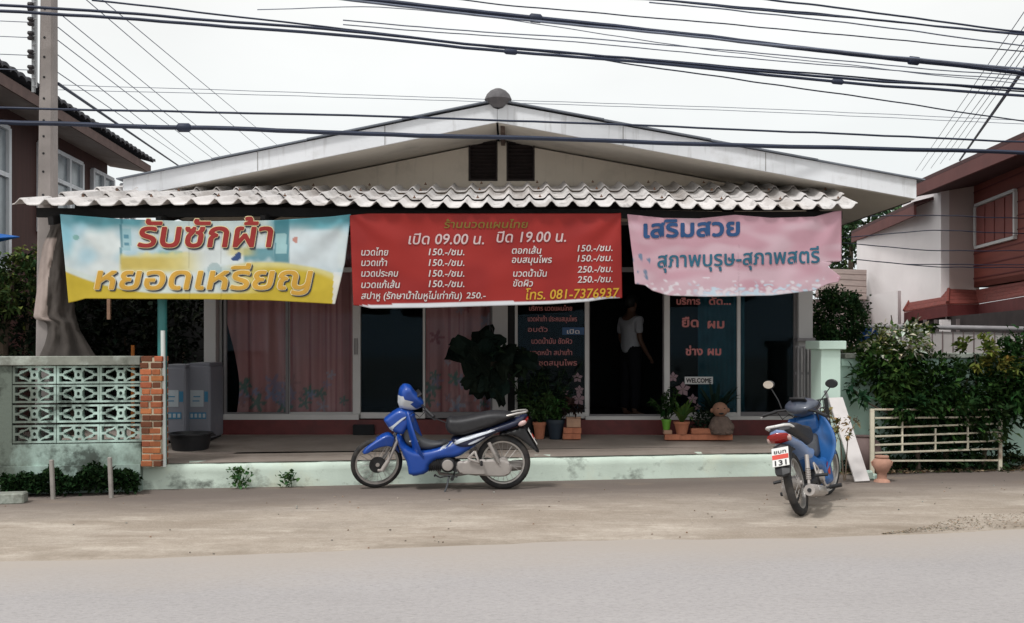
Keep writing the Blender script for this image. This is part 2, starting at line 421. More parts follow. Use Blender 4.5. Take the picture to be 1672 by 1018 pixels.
# columns and head wall of the front
mb = MB()
for (x0, x1) in ((333, 352), (804, 829), (1304, 1327)):
    mb = MB(); wbox(mb, doorx(x0), doorx(x1), .30, zt); mb.build('column', mt_column_shaded, house)
mb = MB()
lx0, lx1, ly1, ly0 = doorx(765), doorx(873), zat(230, ZW), zat(296, ZW)
lm0, lm1 = doorx(812.5), doorx(827)
def gtop(X): return roofz(X) - .245
poly = lambda xs: None
def wallpiece(xa, xb, z0, n=8, z1=None):
    for i in range(n):
        a = xa + (xb - xa) * i / n; b = xa + (xb - xa) * (i + 1) / n
        ta = gtop(a) if z1 is None else z1; tb = gtop(b) if z1 is None else z1
        if ta <= z0 and tb <= z0: continue
        mb.prism([(a, ZW, z0), (b, ZW, z0), (b, ZW, max(tb, z0)), (a, ZW, max(ta, z0))], (0, WT, 0))
wallpiece(HX0, lx0, zt, 6); wallpiece(lx1, HX1, zt, 6)
wallpiece(lx0, lx1, zt, 1, ly0); wallpiece(lx0, lm0, ly1, 2); wallpiece(lm0, lm1, ly0, 2); wallpiece(lm1, lx1, ly1, 2)
mb.build('gable_wall', mt_gable, house)
for (a, b) in ((lx0, lm0), (lm1, lx1)):
    mb = MB()
    fr = .022
    for (p, q) in (((a + fr / 2, ly0), (a + fr / 2, ly1)), ((b - fr / 2, ly0), (b - fr / 2, ly1))): mb.box((p[0], ZW + .02, (p[1] + q[1]) / 2), (fr, .05, ly1 - ly0))
    for zz in (ly0 + fr / 2, ly1 - fr / 2): mb.box(((a + b) / 2, ZW + .022, zz), (b - a - 2 * fr - .004, .05, fr))
    vw = mb.build('vent_window', mt_louvre, house)
    mb = MB()
    k = 11
    for i in range(k):
        zz = ly0 + (i + .5) * (ly1 - ly0) / k
        mb.box(((a + b) / 2, ZW + .05, zz), (b - a - .05, .06, .012), Matrix.Rotation(R(-38), 3, 'X'))
    mb.box(((a + b) / 2, ZW + .12, (ly0 + ly1) / 2), (b - a, .01, ly1 - ly0))
    mb.build('louvre', mt_louvre, vw)
# side and back walls, interior
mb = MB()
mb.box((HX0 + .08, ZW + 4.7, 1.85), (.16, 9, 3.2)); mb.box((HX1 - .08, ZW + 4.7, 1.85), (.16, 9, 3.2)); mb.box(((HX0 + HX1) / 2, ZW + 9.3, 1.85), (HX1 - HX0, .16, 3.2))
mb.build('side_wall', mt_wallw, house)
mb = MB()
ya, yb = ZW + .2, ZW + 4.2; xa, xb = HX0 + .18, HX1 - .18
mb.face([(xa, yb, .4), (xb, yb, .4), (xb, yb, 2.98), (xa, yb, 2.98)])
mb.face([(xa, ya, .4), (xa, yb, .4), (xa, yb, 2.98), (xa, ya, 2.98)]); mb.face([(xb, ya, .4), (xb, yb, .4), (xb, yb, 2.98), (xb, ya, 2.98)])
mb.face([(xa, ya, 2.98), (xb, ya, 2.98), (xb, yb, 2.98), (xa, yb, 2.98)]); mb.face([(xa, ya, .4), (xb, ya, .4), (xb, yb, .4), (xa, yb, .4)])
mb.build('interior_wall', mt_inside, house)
mb = MB(); wbox(mb, doorx(352), doorx(1304), .28, zb - .012, ZW - .03, ZW + .13); mb.build('plinth', mt_plinth, house)
# glazing: frames with panes
ztr = zat(440, ZW)
def frame(name, x0, x1, fw, mat, y, z0=zb, z1=zt, left=True, right=True, bot=.075, transom=True, hide_pane=False):
    m = MB(); X0, X1 = doorx(x0), doorx(x1)
    if left: m.box((X0 + fw / 2, y, (z0 + z1) / 2), (fw, .05, z1 - z0), bev=.004)
    if right: m.box((X1 - fw / 2, y, (z0 + z1) / 2), (fw, .05, z1 - z0), bev=.004)
    m.box(((X0 + X1) / 2, y - .003, z0 + bot / 2), (X1 - X0 - .002, .05, bot), bev=.004)
    if transom: m.box(((X0 + X1) / 2, y - .004, ztr), (X1 - X0 - .002, .055, .06), bev=.004)
    m.box(((X0 + X1) / 2, y - .003, z1 - .02), (X1 - X0 - .002, .05, .04), bev=.004)
    o = m.build(name, mat, house)
    if not hide_pane:
        g = MB(); g.box(((X0 + X1) / 2, y + .004, (z0 + z1) / 2 + .02), (X1 - X0 - .02, .006, z1 - z0 - .06)); g.build('pane', mt_glass, o)
    return o
frame('sliding_window', 364, 470, .035, mt_alugrey, ZW + .05)
f2 = frame('sliding_window', 466, 588, .03, mt_alu, ZW + .11, left=True, right=False)
m = MB(); m.box((doorx(581), ZW + .085, (zb + zt) / 2), (.098, .06, zt - zb - .01), bev=.005); m.build('stile', mt_alu, f2)
m = MB()
for k in (-1, 0, 1): m.box((doorx(580) + k * .018, ZW + .052, zat(566, ZW)), (.007, .012, .20))
m.build('handle', mt_alugrey, f2)
frame('glass_door', 588, 694, .03, mt_alu, ZW + .05, left=False)
frame('glass_door', 694, 804, .025, mt_alugrey, ZW + .11, left=False)
m = MB(); m.box((doorx(834.5), ZW + .06, (zb + zt) / 2), (.075, .05, zt - zb)); m.build('stile', mt_black, house)
fd1 = frame('glass_door', 839, 962, .052, mt_alu, ZW + .05, right=True, left=False)
m = MB(); m.box((doorx(843), ZW + .042, (zb + zt) / 2), (.034, .05, zt - zb)); m.build('stile', mt_alu, fd1)
frame('door_frame', 962, 1085, .012, mt_alugrey, ZW + .07, hide_pane=True, bot=.05)
fd2 = frame('glass_door', 1085, 1210, .07, mt_alu, ZW + .05, right=False)
m = MB(); m.box((doorx(1207), ZW + .04, (zb + zt) / 2), (.04, .05, zt - zb)); m.build('stile', mt_alu, fd2)
fd3 = frame('glass_door', 1210, 1304, .035, mt_alugrey, ZW + .11, left=False)
m = MB(); m.box((doorx(595), ZW - .04, .40), (.26, .10, .13), bev=.01); m.build('step', mt_inside, house)
m = MB()
wbox(m, doorx(365), doorx(586), zb - .03, zb + .055, ZW - .015, ZW + .028); m.build('sill', mt_alu, house); m = MB(); wbox(m, doorx(956), doorx(1303), zb - .03, zb + .03, ZW - .025, ZW + .02)
m.build('sill', mt_alu, house)
# roof: two sheets, barge boards, soffits
Y0, Y1 = 11.36, 22.5
def slab(xa, xb, dz0, dz1, y0, y1):
    mm = MB(); za, zb_ = roofz(xa), roofz(xb)
    mm.prism([(xa, y0, za + dz0), (xb, y0, zb_ + dz0), (xb, y0, zb_ + dz1), (xa, y0, za + dz1)], (0, y1 - y0, 0)); return mm
m = MB()
for (xa, xb) in ((EL - .06, RX), (RX, ER + .08)):
    za, zb_ = roofz(xa), roofz(xb)
    k = 4
    for i in range(k):
        a = xa + (xb - xa) * i / k; b = xa + (xb - xa) * (i + 1) / k
        up = .007 * (i if xa < RX - .01 else k - 1 - i)
        m.prism([(a, Y0 - .05, roofz(a) + .005 + up), (b, Y0 - .05, roofz(b) + .005 + up), (b, Y0 - .05, roofz(b) + .018 + up), (a, Y0 - .05, roofz(a) + .018 + up)], (0, Y1 - Y0, 0))
m.build('roof_sheet', mt_roofsheet, house)
for (xa, xb) in ((EL, RX - .002), (RX + .002, ER)):
    m = slab(xa, xb, -.215, .002, Y0, Y0 + .03)
    bb = m.build('barge_board', mt_white, house)
    m = MB()
    for q in (.30, .64) if xb > 1 else (.36, .70):
        xq = xa + (xb - xa) * q; m.box((xq, Y0 - .002, roofz(xq) - .107), (.006, .004, .21))
    m.build('board_joint', M('joint_grey', (.22, .21, .20), .9) if xb < 1 else bpy.data.materials['joint_grey'], bb)
    m = slab(xa + .01, xb - .01, -.222, -.205, Y0 + .032, Y1 - .1); m.build('soffit', mt_soffit, house)
m = MB(); m.box((RX + .06, ZW - .42, RZ - .27), (.05, .8, .07)); m.build('ridge_beam', M('brown_beam', (.07, .045, .035)), house)
m = MB()
for xe, sg in ((EL, -1), (ER, 1)):
    m.box((xe + sg * .015, (Y0 + Y1) / 2 + .1, roofz(xe) - .12), (.03, Y1 - Y0 - .25, .20))
m.build('eave_board', M('dark_eave', (.03, .024, .024)), house)
m = MB()
m.lathe([(.001, -.085), (.05, -.08), (.155, .0), (.15, .015), (.13, .06), (.09, .10), (.04, .125), (.001, .13)], (RX + .01, Y0 - .02, RZ + .03), 16)
m.tube([(RX + .01, Y0, RZ + .03), (RX + .01, Y1, RZ + .03)], .10, 12)
m.build('ridge_cap', M('ridge_tile', (.105, .10, .105), .8, var=.25, scale=14), house, smooth=50)
m = MB(); m.box((doorx(1338), 11.9, zat(296, 11.9)), (.09, .5, .12)); m.box((doorx(322), 12.0, zat(305, 12.0)), (.08, .5, .10)); m.build('bracket', mt_white, house)

# porch roof
def eaveY(X): return 10.3 + .155 * X
PX0, PX1 = -4.76, 3.74
BY = 12.2
def ez(X): t = (X - PX0) / (PX1 - PX0); return 2.765 + .122 * t + .012 * math.sin(X * 1.9)
def bz(X): t = (X - PX0) / (PX1 - PX0); return 3.305 + .085 * t + .01 * math.sin(X * 1.3 + 1)
PITCH = .2215
def wave(X): return .060 * ((.5 + .5 * math.cos(2 * math.pi * (X + .035) / PITCH)) ** 3.6)
rows = [(0, .36), (.33, .70), (.67, 1.0)]
m = MB()
nu = int((PX1 - PX0) / PITCH * 10)
for ri, (t0, t1) in enumerate(rows):
    for under in (0, 1):
        base = len(m.v)
        for j in range(3):
            t = t0 + (t1 - t0) * j / 2
            for i in range(nu + 1):
                X = PX0 + (PX1 - PX0) * i / nu
                sheet = int((X - PX0) / (PITCH * 4)); sh = mnoise.noise((sheet * 3.7, ri * 5.1, 0))
                jag = .03 * sh if j == 0 else 0
                y = eaveY(X) * (1 - t) + BY * t + jag
                z = ez(X) * (1 - t) + bz(X) * t + wave(X) + .034 * (1 - j / 2) + .005 * sh
                k = 1 + .13 * sh
                m.color((k, k * (1 - .02 * sh), k * (1 - .03 * sh)))
                m.P((X, y, z - (.010 if under else 0)))
        for j in range(2):
            for i in range(nu):
                a = base + j * (nu + 1) + i
                m.f.append([a, a + 1, a + nu + 2, a + nu + 1])
    b2 = len(m.v) - 6 * (nu + 1)
    for i in range(nu):                                   # front lip of each row
        a = b2 + i; m.f.append([a, a + 1, a + 1 + 3 * (nu + 1), a + 3 * (nu + 1)])
prf = m.build('porch_roof', mt_fibre, house, smooth=60)
m = MB(); k = 0
X = PX0 - .035 + PITCH
while X < PX1 - .05:
    for t in (.22, .56, .88):
        if (k + int(t * 10)) % 3 == 0:
            z = ez(X) * (1 - t) + bz(X) * t + .06; y = eaveY(X) * (1 - t) + BY * t; m.lathe([(.001, 0), (.016, 0), (.014, .012), (.006, .014), (.005, .028), (.001, .028)], (X, y, z + .008), 7)
    X += PITCH; k += 1
m.build('fixing_bolt', M('rusty_bolt', (.12, .06, .035), .8, var=.3), prf)['kind'] = 'stuff'
m = MB()
for t in (.03, .36, .70):
    pts = []
    for i in range(13):
        X = PX0 + .1 + (PX1 - PX0 - .2) * i / 12
        pts.append((X, eaveY(X) * (1 - t) + BY * t + .20, ez(X) * (1 - t) + bz(X) * t - .03))
    for p, q in zip(pts, pts[1:]): m.bar(p, q, .05, .09)
for i in range(9):
    X = PX0 + .3 + (PX1 - PX0 - .6) * i / 8
    m.bar((X, eaveY(X) + .10, ez(X) - .11), (X, BY + .05, bz(X) - .13), .05, .08)
m.build('porch_beam', mt_black, house)
XP = xat(265, 10.05)
m = MB(); m.tube([(XP, 10.05, .25), (XP, 10.05, 2.74)], .046, 14); m.build('porch_post', mt_green_steel, house, smooth=50)
m = MB(); m.tube([(xat(268, 9.96), 9.96, .24), (xat(266, 9.96), 9.96, zat(540, 9.96))], .022, 10)
tag(m.build('water_pipe', mt_pvc, loc=(xat(268, 9.96), 9.96, .24), smooth=50), 'thin white plastic pipe standing against the green porch post', 'pipe')
# ---------------------------------------------------------------- lettering
_tc = {}
def text_tris(body, bold=0.0, thr=.12):
    key = (body, round(bold, 4))
    if key in _tc: return _tc[key]
    cu = bpy.data.curves.new('t', 'FONT'); cu.body = body; cu.size = 1; cu.offset = bold; cu.resolution_u = 3; cu.fill_mode = 'FRONT'
    o = bpy.data.objects.new('t', cu); COL.objects.link(o)
    dg = bpy.context.evaluated_depsgraph_get(); dg.update()
    me = bpy.data.meshes.new_from_object(o.evaluated_get(dg))
    bpy.data.objects.remove(o); bpy.data.curves.remove(cu)
    bm = bmesh.new(); bm.from_mesh(me); bpy.data.meshes.remove(me)
    bmesh.ops.remove_doubles(bm, verts=bm.verts, dist=1e-5)
    bmesh.ops.triangulate(bm, faces=bm.faces)
    for _ in range(4):
        es = [e for e in bm.edges if e.calc_length() > thr]
        if not es: break
        bmesh.ops.subdivide_edges(bm, edges=es, cuts=1); bmesh.ops.triangulate(bm, faces=bm.faces)
    bm.verts.ensure_lookup_table(); bm.verts.index_update()
    vs = [(v.co.x, v.co.y) for v in bm.verts]; fs = [[v.index for v in f.verts] for f in bm.faces]
    bm.free(); _tc[key] = (vs, fs); return _tc[key]

def put_text(mb, body, x0, x1, ybase, em, surf, lift, bold=0.0, shear=0.0, slope=0.0, dx=0, dy=0, ys=1.0, ref=None):
    """surf(px, py, lift) -> point. x0..x1 photo columns the words span, ybase the baseline row, em the letter height in rows."""
    vs, fs = text_tris(body, 0.0)
    rv, _ = text_tris(body, 0.0) if ref is None else text_tris(ref, 0.0)
    a = min(p[0] + shear * p[1] for p in rv); b = max(p[0] + shear * p[1] for p in rv)
    sx = (x1 - x0) / (b - a)
    bw = bold * em * 1.15                                  # the pen's extra width: the word is struck several times, each a hair in front of the last
    strokes = [(0, 0)] + ([(bw * math.cos(k * math.pi / 3), bw * math.sin(k * math.pi / 3)) for k in range(6)] if bw > .05 else [])
    for si, (ox, oy) in enumerate(strokes):
        base = len(mb.v)
        for (x, y) in vs:
            px = x0 + (x + shear * y - a) * sx + dx + ox; py = ybase - y * em * ys + slope * (px - x0) + dy + oy
            mb.P(surf(px, py, lift + .0002 * si))
        mb.f += [[base + i for i in f] for f in fs]

def lerp_poly(pts, x):
    if x <= pts[0][0]: return pts[0][1]
    for (a, b), (c, d) in zip(pts, pts[1:]):
        if x <= c: return b + (d - b) * (x - a) / (c - a)
    return pts[-1][1]

def fold(px, py, seed, x0, x1, y0, y1):
    u = (px - x0) / (x1 - x0); v = (py - y0) / (y1 - y0)
    h = .016 * mnoise.noise((u * 5 + seed, v * 1.6 + (u - .5) ** 2 * 3.0, seed)) + .007 * mnoise.noise((u * 13, v * 5 + 6 * (u - .5) ** 2, seed + 3))
    # swags hung from the two upper corners
    for cu, sg in ((0, 1), (1, -1)):
        ang = math.atan2(v + .02, abs(u - cu) * 2.6 + .02); rad = math.hypot(v, (u - cu) * 2)
        h += .012 * math.sin(ang * 9 + seed) * max(0, 1 - rad / 1.3) * min(1, rad * 3)
    h += .045 * math.sin(math.pi * min(1, max(0, u))) * max(0, v) * .8
    return h
def make_banner(name, label, top, bot, left, right, off, seed, colf, keep=None, nu=150, nv=56):
    x0 = min(top[0][0], bot[0][0]); x1 = max(top[-1][0], bot[-1][0]); y0 = min(p[1] for p in top); y1 = max(p[1] for p in bot)
    def surf(px, py, lift=0.0):
        Z = line_depth(px, 10.3) + off - fold(px, py, seed, x0, x1, y0, y1) - lift
        return W(px, py, Z)
    def pxy(u, v):
        xt = top[0][0] + (top[-1][0] - top[0][0]) * u; xb = bot[0][0] + (bot[-1][0] - bot[0][0]) * u
        yt = lerp_poly(top, xt); yb = lerp_poly(bot, xb)
        y = yt + (yb - yt) * v
        xl = lerp_poly(left, y); xr = lerp_poly(right, y)
        return xl + (xr - xl) * u, y
    m = MB()
    m.grid(lambda u, v: surf(*pxy(u, v)), nu, nv, keep=(lambda u, v: keep(*pxy(u, v))) if keep else None, colf=lambda u, v: colf(*pxy(u, v)))
    c = surf((x0 + x1) / 2, y1, 0)
    o = m.build(name, mt_print, loc=c, smooth=80)
    so_ = o.modifiers.new('thickness', 'SOLIDIFY'); so_.thickness = .003; so_.offset = 1
    tag(o, label, 'banner', 'vinyl banners under the porch eave')
    return o, surf
def letters(name, parent, mat, surf, items, lift, **k):
    m = MB()
    for it in items:
        kk = dict(k); kk.update(it[5] if len(it) > 5 else {})
        put_text(m, *it[:5], surf, lift, **kk)
    return m.build(name, mat, parent, smooth='leaf')

def mixc(a, b, t): return tuple(p + (q - p) * t for p, q in zip(a, b))
def sstep(a, b, x): t = min(1, max(0, (x - a) / (b - a))); return t * t * (3 - 2 * t)
# -- laundry banner
def col1(x, y):
    n = mnoise.noise((x * .02, y * .03, 1)); n2 = mnoise.noise((x * .09, y * .09, 2))
    c = mixc((.66, .72, .72), (.42, .60, .68), sstep(-.2, .5, n))
    teal = (.06, .31, .38)
    def blend(col, t):
        nonlocal c; c = mixc(c, col, max(0, min(1, t)))
    blend(teal, .9 * sstep(384, 362, y + 10 * n) * (1 - .35 * sstep(240, 350, x) * sstep(470, 420, x)))
    blend((.62, .68, .66), .7 * sstep(225, 245, x) * sstep(448, 430, x) * sstep(400, 380, y) * sstep(356, 362, y))
    blend((.22, .50, .60), .8 * sstep(128, 110, x) * sstep(440, 400, y))
    if 196 < x < 200 and y < 432: blend((.05, .20, .25), .8)
    if 200 < x < 214 and 373 < y < 410: blend((.22, .45, .50), .6)
    if 203 < x < 211 and 378 < y < 404 and int((y - 378) / 6) % 2: blend((.05, .2, .28), .8)
    blend((.16, .42, .42), .75 * sstep(256, 262, x) * sstep(300, 296, x) * sstep(408, 412, y + 3 * n2) * sstep(424, 420, y))
    blend((.06, .25, .30), .85 * sstep(396, 400, x) * sstep(450, 446, x) * sstep(404, 408, y) * sstep(436, 420, y + 6 * n2))
    blend((.05, .22, .27), .9 * sstep(446, 449, x) * sstep(474, 471, x) * sstep(440, 425, y))
    if 450 < x < 468 and 382 < y < 415: blend((.38, .60, .62), .8)
    blend((.62, .70, .74), .8 * sstep(472, 474, x) * sstep(556, 548, x) * sstep(372, 380, y))
    if math.hypot(x - 124, y - 388) < 5: c = (.22, .42, .40)
    if 470 < x < 486 and math.hypot(x - 483, y - 392) < 5: c = (.5, .24, .2)
    yel = (.56, .42, .035); ylt = (.66, .60, .25)
    # yellow swashes
    sw = 414 - 4 * math.cos((x - 300) / 60)
    blend(ylt, .9 * sstep(192, 200, x) * sstep(sw - 2, sw + 6, y + 5 * n2) * sstep(345, 290, x) * sstep(452, 440, y))
    blend((.56, .43, .09), .85 * sstep(194, 200, x) * sstep(335, 250, x) * sstep(417, 424, y + 3 * n2) * sstep(446, 436, y))
    blend((.60, .52, .16), .7 * sstep(365, 380, x) * sstep(425, 400, x) * sstep(398, 408, y + 5 * n2) * sstep(422, 414, y))
    r2 = 428 + (x - 430) ** 2 * .0016 - 4 * n
    blend(ylt, sstep(345, 420, x) * sstep(r2 - 3, r2 + 2, y)); blend(yel, sstep(370, 450, x) * sstep(r2 + 3, r2 + 14, y))
    e = 478 - ((x - 270) / 160) ** 2 * 34 if x < 270 else 478
    rb_ = sstep(400, 330, x)
    blend((.62, .70, .66), rb_ * sstep(e - 10, e - 6, y) * sstep(e + 3, e, y)); blend(yel, sstep(e - 1, e + 3, y))
    if math.hypot((x - 385), (y - 418)) < 9 and x < 394 and y > 410 and x + y > 800: c = (.03, .07, .20)
    if math.hypot((x - 350), (y - 440)) < 11: blend((.34, .45, .46), .75)
    if x > 545 - (y - 440) * .04 and y > 445: c = mixc(c, (.72, .75, .76), .8)
    if abs(x - 309) < .9 or abs(x - 361) < .8: c = tuple(k * .8 for k in c)
    k = .86 + .06 * n2
    return tuple(q * k for q in c)
bn1, s1 = make_banner('vinyl_banner', 'teal, white and yellow laundry banner with big red and orange letters above the fence',
    [(98, 350), (200, 358), (320, 362), (450, 360), (540, 354), (573, 350)], [(112, 495), (126, 492), (140, 488), (330, 489), (440, 491), (547, 497)],
    [(350, 98), (420, 105), (497, 112)], [(350, 573), (430, 563), (497, 547)], .08, 1.0, col1, nu=230, nv=80)
K1 = [("รับซักผ้า", 225, 445, 403, 57), ("หยอดเหรียญ", 155, 510, 472, 52)]
sh = dict(shear=.13)
m = MB()
put_text(m, *K1[0], s1, .005, bold=.030, shear=.13, dx=2.2, dy=3.0); put_text(m, *K1[1], s1, .005, bold=.030, shear=.16, dx=2.4, dy=2.4)
m.build('shadow_print', mt_ink['navy'], bn1, smooth='leaf')
m = MB()
put_text(m, *K1[0], s1, .009, bold=.040, shear=.13); put_text(m, *K1[1], s1, .009, bold=.040, shear=.16)
m.build('outline_print', mt_ink['cream'], bn1, smooth='leaf')
m = MB(); put_text(m, *K1[0], s1, .013, bold=.020, shear=.13); m.build('lettering', mt_ink['red'], bn1, smooth='leaf')
m = MB(); put_text(m, *K1[1], s1, .013, bold=.018, shear=.16); m.build('lettering', mt_ink['orange'], bn1, smooth='leaf')

# -- red price banner
def col2(x, y):
    n = mnoise.noise((x * .015, y * .02, 4))
    c = mixc((.285, .018, .014), (.245, .014, .012), sstep(-.3, .4, n))
    yb = lerp_poly([(577, 496), (590, 499), (640, 497), (900, 491), (960, 487), (1000, 484), (1016, 488)], x)
    if y > yb and x > 588: c = (.60, .62, .66)
    return c
bn2, s2 = make_banner('vinyl_banner', 'red price list banner with white rows and a gold telephone number at its corner',
    [(571, 352), (600, 349), (1000, 349), (1015, 348)], [(577, 499), (588, 500), (606, 504), (700, 503), (900, 497), (960, 493), (992, 488), (1016, 487)],
    [(350, 571), (504, 577)], [(348, 1014), (488, 1016)], .07, 2.3, col2, nu=190, nv=70)
rows_l = [("นวดไทย", 590, 634, 417.5), ("นวดเท้า", 590, 632, 434.5), ("นวดประคบ", 590, 650, 452), ("นวดแก้เส้น", 590, 653, 470.5)]
items = [("เปิด 09.00 น.", 667, 790, 399, 24), ("ปิด 19.00 น.", 811, 924, 396, 24, dict(slope=-.01))]
it2 = [(t, a, b, y, 15.5) for t, a, b, y in rows_l]
it2 += [("150.-/ชม.", 700, 758, y, 15.5) for y in (417, 434.5, 452, 469)]
it2 += [("สปาหู (รักษาน้ำในหูไม่เท่ากัน)", 590, 754, 488.5, 15.5), ("250.-", 761, 793, 487.5, 14)]
it2 += [("ตอกเส้น", 836, 884, 414.5, 15), ("อบสมุนไพร", 836, 901, 429.5, 15), ("นวดน้ำมัน", 838, 893, 452, 15), ("ขัดผิว", 838, 870, 468, 15)]
it2 += [(t, 943, 1000, y, 15, dict(slope=-.02)) for t, y in (("150.-/ชม.", 411), ("150.-/ชม.", 427.5), ("250.-/ชม.", 445.5), ("250.-/ชม.", 462))]
letters('lettering', bn2, mt_ink['paleprint'], s2, items, .008, bold=.012, shear=.16)
letters('price_row', bn2, mt_ink['white'], s2, it2, .008, bold=.010, shear=.16)
letters('phone_number', bn2, mt_ink['gold'], s2, [("โทร. 081-7376937", 859, 1011, 489.5, 22, dict(slope=-.025))], .008, bold=.012, shear=.14)
letters('heading', bn2, mt_ink['darkgold'], s2, [("ร้านนวดแผนไทย", 725, 862, 372.5, 17)], .008, bold=.018, shear=.16)

# -- pink beauty banner
def col3(x, y):
    n = mnoise.noise((x * .02, y * .05, 7)); n2 = mnoise.noise((x * .1, y * .16, 8))
    c = mixc((.47, .27, .325), (.53, .37, .425), sstep(-.3, .4, n + (y - 420) * .006))
    if y > 452:
        c = mixc(c, (.46, .60, .70), .85 * sstep(.05, .25, n2 + (y - 474) * .03) * sstep(1120, 1150, x + 40 * n))
        c = mixc(c, (.66, .66, .70), .7 * sstep(.1, .3, -n2 + (y - 472) * .02))
    if x < 1062 and y > 415: c = mixc(c, (.05, .16, .26), .8 * sstep(.16, .34, mnoise.noise((x * .12, y * .10, 11))))
    if abs(x - 1206) < .8 and y > 400: c = tuple(k * .85 for k in c)
    return c
bn3, s3 = make_banner('vinyl_banner', 'faded pink banner with dark blue letters and a torn lower right corner',
    [(1024, 350), (1080, 356), (1140, 357), (1200, 351), (1260, 356), (1330, 354), (1360, 346), (1374, 344)],
    [(1036, 464), (1052, 466), (1064, 475), (1090, 483), (1150, 485), (1260, 483), (1330, 475), (1352, 464), (1368, 461)],
    [(350, 1024), (420, 1033), (464, 1037)], [(344, 1374), (427, 1374), (428.5, 1360), (436, 1352), (452, 1373), (464, 1368)], .07, 4.1, col3,
    keep=lambda x, y: not (x > 1350 and abs(y - 428.3) < 1.0), nu=160, nv=70)
letters('lettering', bn3, mt_ink['blue'], s3, [("เสริมสวย", 1052, 1207, 388, 39, dict(bold=.030, slope=-.022))], .008)
letters('lettering', bn3, mt_ink['teal'], s3, [("สุภาพบุรุษ-สุภาพสตรี", 1074, 1338, 437, 34, dict(bold=.014, slope=-.03))], .008)

# -- words on the glass
def glass_surf(Y):
    return lambda px, py, lift: W(px, py, Y - lift)
gs = glass_surf(ZW + .045)
rowsg = [("บริการ นวดแผนไทย", 864, 934, 507.5, 11), ("นวดฝ่าเท้า ประคบสมุนไพร", 862, 942, 525, 11.5), ("อบตัว", 862, 894, 542, 11), ("นวดน้ำมัน ขัดผิว", 868, 934, 561.5, 12),
         ("นวดหน้า สปาเท้า", 866, 934, 580, 11.5), ("ชุดสมุนไพร", 880, 942, 597, 12)]
letters('lettering', fd1, mt_letter_red, gs, rowsg, .004, bold=.012)
letters('lettering', fd2, mt_letter_red, gs, [("บริการ", 1105, 1143, 497.5, 15), ("ดัด...", 1158, 1193, 497.5, 15), ("ยืด", 1114, 1140, 534, 20), ("ผม", 1156, 1182, 536, 20), ("ช่าง", 1120, 1147, 580, 18), ("ผม", 1156, 1177, 580, 18)], .004, bold=.03)
m = MB(); a, b = W(918, 547, ZW + .04), W(954, 535, ZW + .04)
m.box(((a.x + b.x) / 2, ZW + .038, (a.z + b.z) / 2), (b.x - a.x, .006, b.z - a.z), bev=.002)
op = m.build('open_sign', M('blue_sign', (.02, .07, .17), .5), fd1)
letters('lettering', op, mt_ink['white'], glass_surf(ZW + .033), [("เปิด", 926, 946, 545, 9.5)], .002, bold=.02)
m = MB(); a, b = W(1118, 627.5, ZW + .04), W(1164, 615.5, ZW + .04)
m.box(((a.x + b.x) / 2, ZW + .038, (a.z + b.z) / 2), (b.x - a.x, .006, b.z - a.z), bev=.002)
ws = m.build('welcome_sign', M('sign_white', (.50, .52, .52), .5), fd2)
m = MB(); m.box(((a.x + b.x) / 2, ZW + .034, (a.z + b.z) / 2), (b.x - a.x - .02, .005, b.z - a.z - .02)); m.build('panel', mt_ink['white'], ws)
letters('lettering', ws, mt_ink['black'], glass_surf(ZW + .030), [("WELCOME", 1120.5, 1161.5, 625, 10)], .002, bold=.03)
def flower(mm, c, r, k=6, cols=((.52, .46, .52), (.5, .4, .1)), y=0):
    c = Vector(c)
    for i in range(k):
        a = 2 * math.pi * i / k + .3
        d = Vector((math.cos(a), 0, math.sin(a))); s_ = Vector((-d.z, 0, d.x))
        mm.color(cols[0])
        mm.face([c, c + d * r * .55 + s_ * r * .32, c + d * r, c + d * r * .55 - s_ * r * .32])
    mm.color(cols[1])
    mm.face([c + Vector((math.cos(t * math.pi / 3) * r * .2, -.001, math.sin(t * math.pi / 3) * r * .2)) for t in range(6)])
for (door, spots) in ((fd1, ((943, 617, 9), (946, 637, 8), (945, 652, 12), (922, 640, 7))), (fd2, ((1099, 616, 9), (1115, 636, 13), (1131, 652, 9), (1139, 665, 6)))):
    m = MB()
    for (x, y, r) in spots: m = MB(); flower(m, W(x, y, ZW + .045), r / F * ZW, 5, ((.23, .15, .17), (.18, .12, .12))); m.build('flower_sticker', mt_print, door, smooth='leaf')

